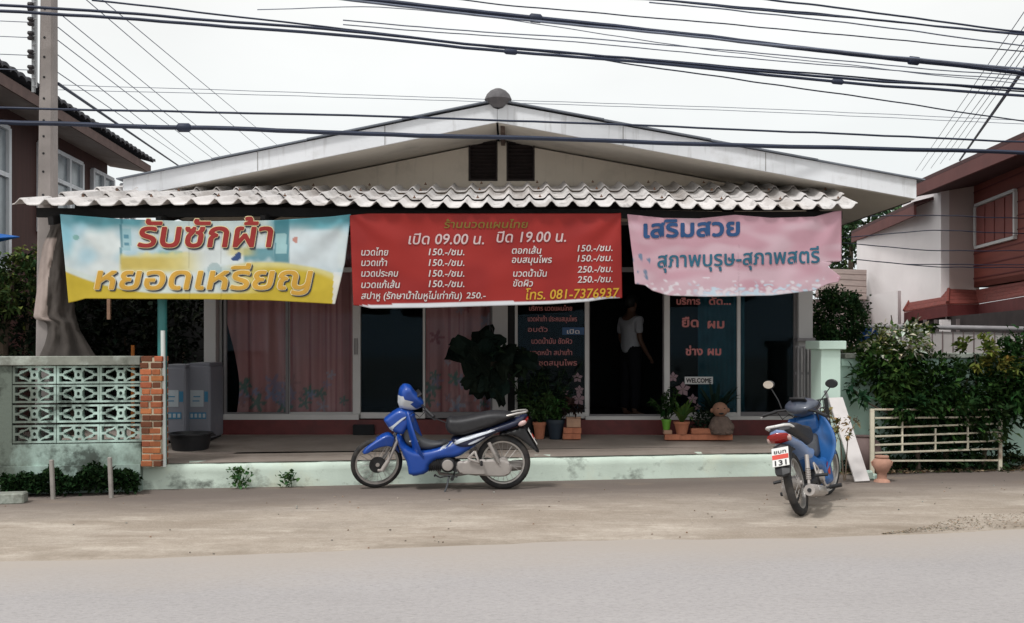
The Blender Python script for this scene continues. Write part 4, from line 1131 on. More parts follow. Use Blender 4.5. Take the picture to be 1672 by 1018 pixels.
m = MB(); fbox(m, fX0, fX1, zc + .002, zt_f, -.035, .15, .006); m.build('coping', mt_coping, fo)
VB = None
def vent_block(X0, X1, z0, z1):
    """one cast block: a plate with the pierced pattern, made once and copied"""
    global VB
    c = Vector(((X0 + X1) / 2, FY((X0 + X1) / 2), (z0 + z1) / 2)) - OFF[fo.name]
    if VB is not None:
        o = VB.copy(); COL.objects.link(o); o.parent = fo; o.location = c; return o
    w_, h = (X1 - X0) / DX.x - .003, z1 - z0 - .003
    holes = [[(0 + .10 * math.cos(t * .5236), .23 * math.sin(t * .5236)) for t in range(12)]]
    for sx in (1, -1):
        holes.append([(sx * .78, 0), (sx * .28, .62), (sx * .20, .30), (sx * .20, -.30), (sx * .28, -.62)])
        for sy in (1, -1): holes.append([(sx * .96, sy * .92), (sx * .26, sy * .92), (sx * .42, sy * .62), (sx * .70, sy * .50), (sx * .76, sy * .20), (sx * .96, sy * .16)])
    for sy in (1, -1): holes.append([(-.18, sy * .92), (.18, sy * .92), (.14, sy * .58), (-.14, sy * .58)])
    nx, nz = 56, 28; iw, ih = w_ * .93, h * .88
    def hole(i, j):
        if not (0 <= i < nx and 0 <= j < nz): return False
        u = ((i + .5) / nx - .5) * w_ / (iw / 2); v = ((j + .5) / nz - .5) * h / (ih / 2)
        return any(inside(p_, q_) for p_ in ((u, v),) for q_ in holes)
    m = MB(); D = .10
    def pt(i, j, d): return DX * ((i / nx - .5) * w_) + Vector((0, 0, (j / nz - .5) * h)) + DN * d
    H = {(i, j): hole(i, j) for i in range(nx) for j in range(nz)}
    for (i, j), hh_ in H.items():
        if hh_: continue
        m.face([pt(i, j, .004), pt(i + 1, j, .004), pt(i + 1, j + 1, .004), pt(i, j + 1, .004)]); m.face([pt(i, j, D), pt(i, j + 1, D), pt(i + 1, j + 1, D), pt(i + 1, j, D)])
        for (a, b, p_, q_) in ((i - 1, j, (i, j), (i, j + 1)), (i + 1, j, (i + 1, j + 1), (i + 1, j)), (i, j - 1, (i + 1, j), (i, j)), (i, j + 1, (i, j + 1), (i + 1, j + 1))):
            if H.get((a, b), True): m.face([pt(*p_, .004), pt(*q_, .004), pt(*q_, D), pt(*p_, D)])
    off = OFF[fo.name]; OFF[fo.name] = Vector(); VB = m.build('vent_block', mt_fence, fo); OFF[fo.name] = off
    VB.location = c; return VB
allc = [cols[0] - .17 - cw_, cols[0] - .17]
for r in range(4):
    z1, z0 = zr[r], zr[r + 1]
    for i in range(3): vent_block(cols[i], cols[i + 1] if i < 2 else fX1, z0, z1)
    vent_block(allc[0], allc[1], z0, z1)
# brick pillar
pz = line_depth(247, 10.45); pX0, pX1 = xat(230, pz), xat(264, pz)
bp = thing('brick_pillar', 'rough bare red brick pillar at the left end of the kerb', 'pillar', ((pX0 + pX1) / 2, pz, .24))
zt_p, zb_p = zat(581, pz), .245
m = MB(); m.box(((pX0 + pX1) / 2, pz + .10, (zt_p + zb_p) / 2 - .01), (pX1 - pX0 - .016, .19, zt_p - zb_p - .02)); m.build('mortar_core', mt_mortar, bp)
m = MB(); nb = 17; hh = (zt_p - zb_p) / nb
for i in range(nb):
    z = zb_p + (i + .5) * hh; wdt = pX1 - pX0
    cut = .42 if i % 2 else .58
    for (a, b) in ((0, cut), (cut, 1)):
        x0, x1 = pX0 + a * wdt + .004, pX0 + b * wdt - .004
        k = rng.uniform(.5, 1.0); dark = rng.random() < .2 + (.35 if i > nb - 3 else 0)
        m.color((.28, .3, .35) if dark else (k, k * rng.uniform(.85, 1.15), k))
        jx = rng.uniform(-.011, .011)
        m.box(((x0 + x1) / 2 + jx, pz + .05 + rng.uniform(-.006, .006), z), (x1 - x0, .11, hh - .012), Matrix.Rotation(rng.uniform(-.02, .02), 3, 'Z'), .005)
        m.box(((x0 + x1) / 2, pz + .16, z), (x1 - x0, .095, hh - .012), None, .005)
m.build('brick', mt_brick, bp)['kind'] = 'stuff'
mt_stake = M('concrete_stake', (.27, .25, .23), .9, var=.2, scale=12)
for (x, y0, y1, lb) in ((87, 751, 806, 'thin concrete stake left in front of the vent block fence, nearer its pale end'), (182, 747, 805, 'thin concrete stake in front of the vent block fence, nearer the brick pillar')):
    Z = line_depth(x, 10.12); b = W(x, y1, Z); b.z = 0; t_ = W(x - 3, y0, Z)
    m = MB(); m.bar(b - Vector((0, 0, .03)), t_, .036, .036, bev=.006); tag(m.build('stake', mt_stake, loc=b), lb, 'stake')
m = MB(); Z = line_depth(10, 9.95); c = W(10, 800, Z); m.box((c.x, c.y, .045), (.34, .16, .10), Matrix.Rotation(.2, 3, 'Z'), .012)
tag(m.build('concrete_block', mt_coping, loc=(c.x, c.y, 0)), 'broken hollow concrete block lying by the weeds at the left edge', 'block')
def weeds(name, label, x0, x1, ybase, Y0, n, hgt, size, base, cat=None, kind=None, dense=1, parts=None):
    m = MB(); m.color((1, 1, 1)); c0 = None
    for _ in range(n):
        x = rng.uniform(x0, x1); Z = line_depth(x, Y0) + rng.uniform(-.05, .22)
        p = W(x, 0, Z); hz = hgt * (.75 + .4 * mnoise.noise((x * .03, 3, Y0))) * rng.random() ** .7 + .02
        p.z = max(.005, hz)
        d = Vector((rng.gauss(0, .6), rng.gauss(-.3, .6), rng.gauss(.3, .5))).normalized() * size * rng.uniform(.6, 1.4)
        m.color(tint(base, .5)); m.leaf(p, d, d.length * .6, droop=.1)
    zc_ = line_depth((x0 + x1) / 2, Y0)
    o = m.build(name, mt_leaf, loc=(xat((x0 + x1) / 2, zc_), zc_, 0), smooth='leaf')
    tag(o, label, cat, kind=kind); return o
weeds('weeds', 'dark weeds growing along the foot of the vent block fence', 2, 226, 790, 10.3, 3600, .27, .05, (.011, .030, .010), 'weeds', 'stuff')
def tuft(x, y, h, w_, label, base=(.05, .12, .04), n=90):
    X = xat(x, 10.4); Yk = KZ(X) - .04
    X = xat(x, Yk); m = MB(); m.color((1, 1, 1))
    for _ in range(n):
        p = Vector((X + rng.gauss(0, w_ * .4), Yk - rng.random() * .08, rng.random() ** .8 * h))
        d = Vector((rng.gauss(0, 1), rng.gauss(-.4, .5), rng.gauss(.5, .5))).normalized() * rng.uniform(.03, .07)
        m.color(tint(base, .4)); m.leaf(p, d, d.length * .75)
    for k in range(5): m.color((.05, .1, .04)); m.tube([(X + rng.gauss(0, .02), Yk, 0), (X + rng.gauss(0, w_ * .4), Yk - .03, h * rng.uniform(.5, 1))], .003, 4)
    tag(m.build('weed', mt_leaf, loc=(X, Yk, 0), smooth='leaf'), label, 'weed', 'weeds growing at the kerb')
tuft(392, 778, .20, .16, 'larger green weed at the foot of the kerb, nearer the brick pillar')
tuft(470, 776, .15, .12, 'smaller green weed at the foot of the kerb, nearer the dark blue motorcycle', n=60)

# ---------------------------------------------------------------- utility pole, its fittings and the sacking
pxp, pZ = 78, 10.25
ph = 9.0
up = thing('utility_pole', 'weathered square concrete utility pole with drilled holes behind the left fence', 'utility pole', (xat(78, pZ), pZ, 0))
m = MB()
def polew(z): return .185 - .011 * z
X_ = xat(76.5, pZ)
secs = [0, 1.5, 3, 4.5, 6, 7.5, ph]
for a, b in zip(secs, secs[1:]):
    p0, p1 = polew(a) / 2, polew(b) / 2; k0, k1 = p0 * .25, p1 * .25
    def ring(z, h, k): return [(X_ + .006 * z - .006 + sx, pZ + sy, z) for sx, sy in ((-h, -h + k), (-h + k, -h), (h - k, -h), (h, -h + k), (h, h - k), (h - k, h), (-h + k, h), (-h, h - k))]
    A = [m.P(p) for p in ring(a, p0, k0)]; B = [m.P(p) for p in ring(b, p1, k1)]
    for i in range(8): m.f.append([A[i], A[(i + 1) % 8], B[(i + 1) % 8], B[i]])
m.f.append(B)
m.build('shaft', M('pole_concrete', (.25, .225, .215), .9, var=.14, scale=3, bump=.3, bscale=40, stain=[((.20, .175, .16), 2, .5, .7, .5, (1, 1, .4))]), up)
m = MB()
for y in (13, 60, 92, 125, 160, 196, 222, 250, 280, 318):
    z = zat(y, pZ - .1); m.lathe([(.001, -.002), (.012, -.002), (.012, .004), (.001, .004)], (X_ + .006 * z - .02, pZ - polew(z) / 2 - .002, z), 10, 'Y')
m.build('bolt_hole', mt_black, up)['kind'] = 'stuff'
m = MB(); zt_, z0_ = zat(-60, pZ), zat(152, pZ)
m.bar((xat(56.5, pZ), pZ - .02, z0_), (xat(56.5, pZ), pZ - .02, zt_), .03, .03); 
m.tube([(xat(66, pZ), pZ - .08, z0_ + .03), (xat(66, pZ), pZ - .08, zt_)], .008, 6)
for i in range(13): z = z0_ + .05 + i * .085; m.tube([(xat(56, pZ), pZ - .05, z), (xat(66, pZ), pZ - .08, z)], .006, 5)
rk = m.build('insulator_rack', mt_steel, up)
for y in (14, 38, 61, 91, 116):
    m = MB(); m.lathe([(.001, -.04), (.03, -.04), (.035, -.02), (.018, 0), (.035, .02), (.03, .04), (.001, .04)], (xat(54, pZ), pZ - .05, zat(y, pZ)), 12); m.build('insulator', M('insulator_brown', (.035, .032, .035), .3) if y == 14 else bpy.data.materials['insulator_brown'], up, smooth=50)
# sacking draped on the pole
mt_sack = attr_mat('grey_sacking', .95, var=.15, scale=14, bump=.3, bscale=60)
lp = [(352, 92), (380, 80), (402, 70), (440, 64), (480, 60), (518, 55), (521, 57), (523, 70), (530, 78), (545, 78), (562, 74), (588, 62)]
rp = [(352, 124), (400, 120), (440, 118), (480, 120), (510, 122), (540, 130), (588, 160)]
m = MB()
def sackf(u, v):
    y = 352 + 236 * v; x = lerp_poly(lp, y) * (1 - u) + lerp_poly(rp, y) * u
    Z = pZ - .13 - .10 * math.sin(math.pi * min(1, max(0, u))) + .016 * math.sin(u * 17 + v * 2) * (.3 + v) + .025 * mnoise.noise((u * 4, v * 6, 2)) + .012 * mnoise.noise((u * 13, v * 16, 5)) + .15 * u * v
    return W(x, y, Z)
def sackc(u, v):
    base = (.33, .27, .245) if u < .34 + .06 * math.sin(v * 9) and .16 < v < .72 else (.068, .058, .052)
    return tuple(k * (1 + .35 * mnoise.noise((u * 9, v * 2.5, 6))) for k in base)
m.grid(sackf, 36, 60, colf=sackc)
so_ = m.build('sacking', mt_sack, loc=(X_, pZ - .2, 1.2), smooth=80); so_.modifiers.new('t', 'SOLIDIFY').thickness = .004
tag(so_, 'torn grey sacking hanging over the utility pole beside the laundry banner', 'sacking')

# ---------------------------------------------------------------- overhead wires
mt_cable = M('black_cable', (.016, .024, .05), .6, var=.2)
mt_wire = M('grey_wire', (.13, .15, .20), .6, var=.2)
NC = 0
def cable(pts, w_, label, group=None, z0=10.72, mat=None, name='overhead_cable', sl=.155, n=44, clamps=None):
    """a cable above the road, given where it passes; hangs parallel to the road, carried on past the frame both ways"""
    P_ = []
    for i in range(n + 1):
        x = pts[0][0] + (pts[-1][0] - pts[0][0]) * i / n; y = lerp_poly(pts, x)
        P_.append(W(x, y, line_depth(x, z0, sl)))
    # smooth the polyline
    for _ in range(6):
        P_ = [P_[0]] + [(P_[i - 1] + P_[i] * 2 + P_[i + 1]) / 4 for i in range(1, n)] + [P_[-1]]
    if pts[0][0] <= 0: P_ = [P_[0] + (P_[0] - P_[1]).normalized() * 6] + P_
    if pts[-1][0] >= 1672: P_ = P_ + [P_[-1] + (P_[-1] - P_[-2]).normalized() * 8]
    P_ = [p + Vector((0, 0, .012 * mnoise.noise((p.x * .9, z0 * 7 + w_, 1)) + .006 * mnoise.noise((p.x * 3, w_, 9)))) for p in P_]
    m_ = MB(); m_.tube(P_, w_ / F * z0 / 2, 6, cap=True)
    o = m_.build(name, mat or mt_cable, loc=P_[len(P_) // 2], smooth=60)
    if clamps:
        for fx in clamps:
            i = min(n - 1, max(1, int((fx - pts[0][0]) / (pts[-1][0] - pts[0][0]) * n))) + (1 if pts[0][0] <= 0 else 0); a = P_[i]; d = (P_[i + 1] - a).normalized()
            m_ = MB(); m_.tube([a - d * .07, a - d * .05, a + d * .05, a + d * .07], [w_ / F * z0 * .55, w_ / F * z0 * .95, w_ / F * z0 * .95, w_ / F * z0 * .55], 8); m_.build('clamp', mt_cable, o, smooth=50)
    tag(o, label, 'cable', group); return o
cable([(-5, 200), (420, 212), (836, 226), (1250, 238), (1672, 250)], 7.5, 'thickest black overhead cable, lowest of all across the frame', clamps=(300,))
cable([(-5, 177), (420, 185), (836, 197), (1250, 213), (1672, 232)], 3.6, 'black overhead cable just above the lowest thick one, crossing both gable slopes')
cable([(-5, 7), (420, 38), (560, 49), (836, 80), (1110, 103), (1372, 130), (1672, 146)], 4.5, 'black cable, upper strand of the bundle crossing the pole near its top')
cable([(-5, 17), (420, 46), (560, 57), (836, 86), (1110, 107), (1372, 136), (1672, 157)], 5, 'black cable, lower strand of the bundle crossing the pole near its top', z0=10.66, clamps=(868, 1380))
cable([(150, 0), (420, 31), (620, 55), (836, 81), (1110, 101), (1672, 150)], 3, 'slimmer black cable merging into the upper bundle from the top left', z0=10.8)
cable([(540, -6), (700, 11), (836, 26), (1110, 55), (1400, 90), (1672, 119)], 8, 'thick black cable bundle running from top centre down to the right', clamps=(880, 1515))
cable([(548, -2), (700, 16), (836, 31), (1110, 58), (1400, 87), (1672, 113)], 4, 'thin strand twisted round the thick bundle from top centre', z0=10.62, mat=mt_wire)
cable([(730, -3), (836, 10), (1110, 33), (1400, 60), (1672, 84)], 2.2, 'single thin wire between the thick top bundle and the top right wires')
cable([(1020, -2), (1110, 3), (1300, 19), (1500, 40), (1672, 56)], 3.2, 'black cable in the top right corner, upper of the braided pair')
cable([(1040, -4), (1200, 14), (1400, 30), (1600, 50), (1672, 57)], 3.2, 'black cable in the top right corner, lower of the braided pair', z0=10.6)
cable([(1230, -4), (1400, 17), (1600, 44), (1672, 53)], 3.4, 'highest black cable of the top right corner')
cable([(1060, 4), (1300, 28), (1500, 52), (1672, 75)], 2.4, 'thin wire below the braided pair at top right', mat=mt_wire)
cable([(560, 34), (780, 52), (1000, 66), (1250, 88), (1500, 112), (1672, 124)], 2, 'thin wavy wire hanging between the two main bundles, upper', mat=mt_wire)
cable([(560, 41), (760, 56), (1000, 74), (1250, 98), (1450, 115), (1672, 131)], 1.8, 'thin wavy wire hanging between the two main bundles, lower', mat=mt_wire)
cable([(420, 16), (560, 11), (640, 10), (836, 33), (1060, 68), (1250, 92), (1672, 138)], 1.5, 'faint wire looping loosely under the thick top bundle', mat=mt_wire)
cable([(950, 93), (1110, 117), (1400, 158), (1672, 198)], 2.4, 'thin black wire dropping from the upper bundle to the right house')
cable([(95, 139), (420, 149), (836, 164), (1250, 178), (1672, 197)], 1.0, 'upper faint distant wire behind the ridge', z0=24, sl=.05, mat=mt_wire)
cable([(95, 147), (420, 155), (836, 168), (1250, 183), (1672, 203)], 1.0, 'lower faint distant wire behind the ridge', z0=24, sl=.05, mat=mt_wire)
def span(p0, Z0, p1, Z1, w_, label, group, ext=.35, sag=.0, mat=None, name='service_wire'):
    a, b = W(*p0, Z0), W(*p1, Z1); P_ = []
    for i in range(15):
        t = i / 14 * (1 + ext); p = a + (b - a) * t; p.z -= sag * 4 * t * (1 - t); P_.append(p)
    m_ = MB(); m_.tube(P_, w_, 5); tag(m_.build(name, mat or mt_wire, loc=a), label, 'wire', group)
fanL = [((134, -6), (414, 234)), ((160, -6), (420, 210)), ((97, 22), (380, 254)), ((95, 45), (360, 257)), ((93, 65), (347, 259)), ((92, 88), (320, 267)), ((92, 117), (307, 264))]
for a, b in fanL: span(a, 10.4, b, 24, .0055, 'thin wire of the fan sloping from the left pole down behind the shop roof', 'fan of wires behind the left pole')
span((95, 137), 10.3, (290, 270), 24, .018, 'thick black service wire sloping from the left pole to behind the shop roof', 'fan of wires behind the left pole', mat=mt_cable)
for (x, y) in ((0, 36), (0, 61), (0, 90), (0, 114)):
    b = W(53, y + 1, pZ - .05); a = b + Vector((-5, -.8, .03)); m_ = MB(); m_.tube([a, (a + b) / 2 - Vector((0, 0, .02)), b], .0045, 5)
    tag(m_.build('line_wire', mt_wire, loc=b), 'thin wire reaching the insulators of the left pole from the left edge', 'wire', 'wires at the insulators of the pole')
fanR = [((1495, 279), (1672, 20)), ((1505, 279), (1672, 44)), ((1520, 275), (1672, 66)), ((1535, 268), (1672, 78)), ((1550, 262), (1672, 92))]
for a, b in fanR: span(a, 30, b, 13, .006, 'thin wire of the steep fan behind the right house roof', 'fan of wires at top right', ext=.3)
span((1567, 262), 30, (1672, 112), 14, .028, 'thick black wire rising steeply at the right over the red house roof', 'fan of wires at top right', ext=.3, mat=mt_cable)
for pts in ([(1376, 353), (1520, 352), (1672, 357)], [(1376, 388), (1520, 376), (1672, 382)], [(1376, 396), (1520, 410), (1672, 410)], [(1376, 421), (1480, 432), (1672, 433)], [(1376, 421), (1530, 437), (1672, 437)]):
    cable(pts, 1.8, 'thin black wire sagging across the front of the white right house', 'wires low in front of the right house', z0=13.5, mat=mt_cable, name='service_wire')

# ---------------------------------------------------------------- goods on the porch
def porchz(Y): return .285 + (Y - 11.0) * .045
mt_washer = M('washer_grey', (.17, .175, .205), .5, var=.06, scale=2, stain=[((.30, .29, .30), 3, .55, .75, .4)])
for i, (x0, x1, Y) in enumerate(((262, 303, 11.45), (306, 343, 11.6))):
    X0, X1 = xat(x0, Y), xat(x1, Y); z0 = porchz(Y); z1 = zat(597 if i else 600, Y)
    t = thing('washing_machine', ['grey coin washing machine with blue stickers, beside the brick pillar', 'grey coin washing machine with blue stickers, beside the left column of the shop'][i], 'washing machine', ((X0 + X1) / 2, Y, z0), group='coin washing machines')
    m = MB(); m.box(((X0 + X1) / 2, Y + .27, (z0 + .04 + z1) / 2), (X1 - X0, .54, z1 - z0 - .04), bev=.018); m.build('cabinet', mt_washer, t, smooth=30)
    m = MB(); m.box(((X0 + X1) / 2, Y + .28, z1 + .012), (X1 - X0 - .02, .50, .03), bev=.01); m.build('lid', mt_washer, t)
    m = MB(); m.box(((X0 + X1) / 2, Y + .28, z0 + .02), (X1 - X0 - .04, .46, .04)); m.build('foot', mt_black, t)
    m = MB(); m.box(((X0 + X1) / 2 - .02, Y - .002, zat(651, Y)), ((X1 - X0) * .58, .004, .19)); st = m.build('sticker', M('sticker_pale', (.33, .37, .40), .5) if i == 0 else bpy.data.materials['sticker_pale'], t)
    m = MB()
    for k in (0, 1): m.box(((X0 + X1) / 2 - .02 - .01 * k, Y - .005, zat(648 + 7 * k, Y)), ((X1 - X0) * .3, .003, .012))
    m.box((X0 + (X1 - X0) * .83, Y - .003, zat(648, Y)), ((X1 - X0) * .16, .004, .12)); m.build('print', M('sticker_blue', (.03, .15, .26), .5) if i == 0 else bpy.data.materials['sticker_blue'], st)
    m = MB(); m.box(((X0 + X1) / 2 - .01, Y - .003, zat(679, Y)), ((X1 - X0) * .74, .004, .075)); cb = m.build('button_panel', bpy.data.materials['sticker_blue'], t)
    m = MB()
    for k in range(4): m.box((X0 + (X1 - X0) * (.20 + .18 * k), Y - .006, zat(679, Y)), ((X1 - X0) * .11, .003, .045))
    m.build('button', bpy.data.materials['sticker_pale'], cb)['kind'] = 'stuff'
Y = 11.05; z0 = porchz(Y); cx_ = xat(311, Y)
t = thing('plastic_tub', 'round black plastic wash tub on the porch floor in front of the washing machines', 'tub', (cx_, Y, z0))
m = MB(); m.lathe([(.001, 0), (.19, 0), (.225, .17), (.245, .175), (.245, .19), (.215, .19), (.18, .03), (.001, .03)], (cx_, Y, z0), 28); m.build('bowl', mt_plastic, t, smooth=40)
m = MB()
for sg in (1, -1): m.tube([(cx_ + sg * .23, Y - .06, z0 + .17), (cx_ + sg * .27, Y, z0 + .165), (cx_ + sg * .23, Y + .06, z0 + .17)], .01, 6)
m.build('handle', mt_plastic, t)

mt_terra = M('terracotta', (.36, .135, .075), .9, var=.2, scale=10, bump=.2, stain=[((.14, .08, .06), 4, .52, .7, .5)])
mt_brickp = M('plain_brick', (.40, .15, .085), .92, var=.2, scale=10, bump=.4)
mt_tan = M('tan_clay', (.36, .22, .15), .92, var=.2, scale=9, bump=.3)
mt_soil = M('soil', (.03, .022, .016), 1, var=.4, scale=30)
def pot(t, c, r, h, mat, rim=True):
    m = MB(); pr = [(.001, 0), (r * .68, 0), (r * .98, h * .82)]
    if rim: pr += [(r * 1.08, h * .82), (r * 1.08, h)]
    pr += [(r * .95, h), (r * .9, h * .86), (.001, h * .86)]
    m.lathe(pr, c, 22); m.build('pot', mat, t, smooth=35)
    m = MB(); m.lathe([(.001, h * .85), (r * .9, h * .865), (.001, h * .885)], c, 14); m.build('soil', mt_soil, t)
def potplant(label, x, y, Y, r, h, mat, kind, base, size, z=None, group='potted plants by the glass doors', n=150, spread=.3, rise=.4):
    z = porchz(Y) if z is None else z; c = Vector((xat(x, Y), Y, z))
    t = thing('potted_plant', label, 'potted plant', c, group=group); pot(t, c, r, h, mat)
    m = MB(); m.color((1, 1, 1)); top = c + Vector((0, 0, h))
    if kind == 'strap':
        for i in range(n):
            a = rng.uniform(0, 2 * math.pi); d = Vector((math.cos(a), math.sin(a), 0)) * spread * rng.uniform(.4, 1) + Vector((0, 0, rise * rng.uniform(.5, 1.1)))
            m.color(tint(base, .35)); m.strap(top - Vector((0, 0, .03)), d, size * rng.uniform(.7, 1.2), droop=rng.uniform(.15, .7))
    else:
        for i in range(n // 14):
            tip = top + Vector((rng.gauss(0, spread * .6), rng.gauss(0, spread * .5), rise * rng.uniform(.4, 1.1)))
            m.color((.03, .05, .02)); m.tube([top - Vector((0, 0, .04)), (top + tip) / 2 + Vector((rng.gauss(0, .02), 0, .03)), tip], .004, 4)
            for k in range(14):
                p = top.lerp(tip, rng.uniform(.25, 1.0)); d = Vector((rng.gauss(0, 1), rng.gauss(-.2, 1), rng.gauss(.2, .6))).normalized() * size * rng.uniform(.6, 1.3)
                m.color(tint(base, .45)); m.leaf(p, d, d.length * .5, droop=.15)
    m.build('foliage', mt_leaf, t, smooth='leaf'); return t
BR = None
def brick(x, y, Y, label, z, l=.19, rot=0):
    global BR
    c = (xat(x, Y), Y, z)
    if BR is None:
        m = MB(); m.box((0, 0, .034), (l, .09, .066), None, .006); BR = m.build('brick', mt_brickp, loc=(0, 0, 0)); o = BR
    else:
        o = BR.copy(); COL.objects.link(o)
    o.location = c; o.rotation_euler = (0, 0, rot); tag(o, label, 'brick', 'loose bricks on the porch'); return o
# right group
Yb = 11.82; zb0 = porchz(Yb)
for i, (x, lb) in enumerate(((1098, 'loose red brick under the bright green pot'), (1120, 'loose red brick under the terracotta pot beside the green one'), (1140, 'loose red brick under the left end of the long planter'), (1158, 'loose red brick under the right end of the long planter'), (1182, 'loose red brick under the clay child figure'))):
    brick(x, 0, Yb, lb, zb0 - .002, rot=rng.uniform(-.05, .05))
mt_greenpot = M('bright_green_pot', (.10, .27, .025), .5, var=.1)
potplant('small dark plant in a bright green pot standing on a brick', 1088, 0, Yb + .04, .055, .125, mt_greenpot, 'leafy', DG, .07, z=zb0 + .115, n=200, spread=.16, rise=.34)
m = MB(); m.box((xat(1090, Yb + .02), Yb + .03, zb0 + .09), (.10, .085, .048), bev=.006); tag(m.build('brick', mt_tan, loc=(xat(1090, Yb), Yb, zb0 + .066)), 'short tan brick half, upper one right under the green pot', 'brick', 'loose bricks on the porch')
potplant('strap leaved plant with yellowing leaves in a terracotta pot left of the planter', 1113, 0, Yb, .088, .15, mt_terra, 'strap', (.05, .10, .025), .05, z=zb0 + .066, n=26, spread=.24, rise=.46)
c = Vector((xat(1148, Yb), Yb, zb0 + .066))
t = thing('planter', 'long low terracotta planter standing on bricks left of the clay child figure', 'planter', c)
m = MB(); m.box(c + Vector((0, .02, .036)), (.29, .13, .07), None, .01); m.build('trough', mt_terra, t)
m = MB(); m.color((1, 1, 1)); 
for i in range(190):
    p = c + Vector((rng.uniform(-.13, .13), rng.uniform(-.02, .06), .08 + rng.random() * .18)); d = Vector((rng.gauss(0, 1), rng.gauss(0, 1), rng.gauss(.4, .6))).normalized() * .06
    m.color(tint((.012, .022, .014), .4)); m.leaf(p, d, .03)
m.build('foliage', mt_leaf, t, smooth='leaf')
potplant('tall dark palm like plant behind the clay child figure', 1168, 0, Yb + .26, .11, .2, mt_plastic, 'strap', (.010, .022, .016), .055, n=46, spread=.34, rise=.62)
# clay child figure
c = Vector((xat(1177, Yb), Yb + .02, zb0 + .066))
t = thing('clay_figure', 'smiling clay child figure with round head sitting on a brick among the pots', 'figurine', c)
mt_clay = M('clay_dark', (.12, .085, .07), .95, var=.25, scale=18, bump=.4); mt_clayl = M('clay_light', (.22, .115, .075), .9, var=.15, scale=18)
m = MB()
m.lathe([(.001, 0), (.135, 0), (.15, .03), (.148, .09), (.13, .15), (.09, .20), (.05, .22), (.001, .225)], c, 22)
for sg in (1, -1): m.ball(c + Vector((sg * .10, -.06, .09)), (.05, .06, .055), 12, 8); m.ball(c + Vector((sg * .07, -.12, .03)), (.055, .045, .03), 12, 8)
m.build('body', mt_clay, t, smooth=60)
hc_ = c + Vector((-.012, -.03, .29))
m = MB(); m.ball(hc_, (.092, .085, .088), 20, 14); hd_ = m.build('head', mt_clayl, t, smooth=80)
for sg in (1, -1): m = MB(); m.ball(hc_ + Vector((sg * .095, 0, -.01)), (.02, .015, .028), 10, 7); m.build('ear', mt_clayl, hd_, smooth=80)
m = MB(); m.ball(hc_ + Vector((0, -.070, -.042)), (.030, .016, .013), 14, 8); m.build('mouth', mt_black, hd_, smooth=80)
m = MB(); m.ball(hc_ + Vector((0, -.086, -.006)), (.010, .010, .010), 10, 7)
m.build('nose', mt_clayl, hd_, smooth=80)
for sg in (1, -1): m = MB(); m.ball(hc_ + Vector((sg * .036, -.074, .018)), (.013, .008, .006), 10, 6); m.build('eye', mt_black, hd_)
# left group
Yl = 11.9
potplant('leafy plant in an orange terracotta pot, right behind the tail of the royal blue motorcycle', 881, 0, Yl, .075, .20, mt_terra, 'leafy', (.03, .06, .02), .075, n=330, spread=.22, rise=.36)
potplant('leafy plant in a black pot between the orange pot and the brick stack', 907, 0, Yl, .105, .23, M('blue_black_pot', (.012, .022, .035), .5), 'leafy', (.03, .075, .02), .075, n=360, spread=.22, rise=.24)
potplant('tall dark plant at the back against the beige column', 862, 0, Yl + .2, .10, .22, mt_plastic, 'leafy', (.02, .04, .018), .08, n=330, spread=.24, rise=.52)
potplant('dark bushy plant filling the lower part of the lettered glass door', 900, 0, Yl + .24, .12, .24, mt_plastic, 'leafy', (.010, .022, .014), .09, n=420, spread=.34, rise=.62)
zz = porchz(Yl)
for r in range(2):
    for k in range(2): 
        pos = ('lower' if r == 0 else 'upper') + (' left' if k == 0 else ' right')
        o = brick(926 + k * 14.5 + r, 0, Yl - .05, 'brick of the small stack under the tan planter box, ' + pos + ' one', zz + r * .07, rot=0); o.scale = (.56, 1, 1.03); o.data = BR.data
c = Vector((xat(936, Yl), Yl - .03, zz + .142))
t = thing('planter_box', 'square tan clay planter with a dark flowering plant on the small brick stack', 'planter', c)
m = MB(); m.box(c + Vector((0, 0, .055)), (.165, .13, .11), None, .008); m.box(c + Vector((0, 0, .113)), (.18, .145, .012), None, .003); m.build('box', mt_tan, t)
m = MB(); m.color((1, 1, 1)); cloud(m, c + Vector((-.02, 0, .22)), (.11, .09, .12), 150, .06, (.03, .02, .018)); m.build('foliage', mt_leaf, t, smooth='leaf')
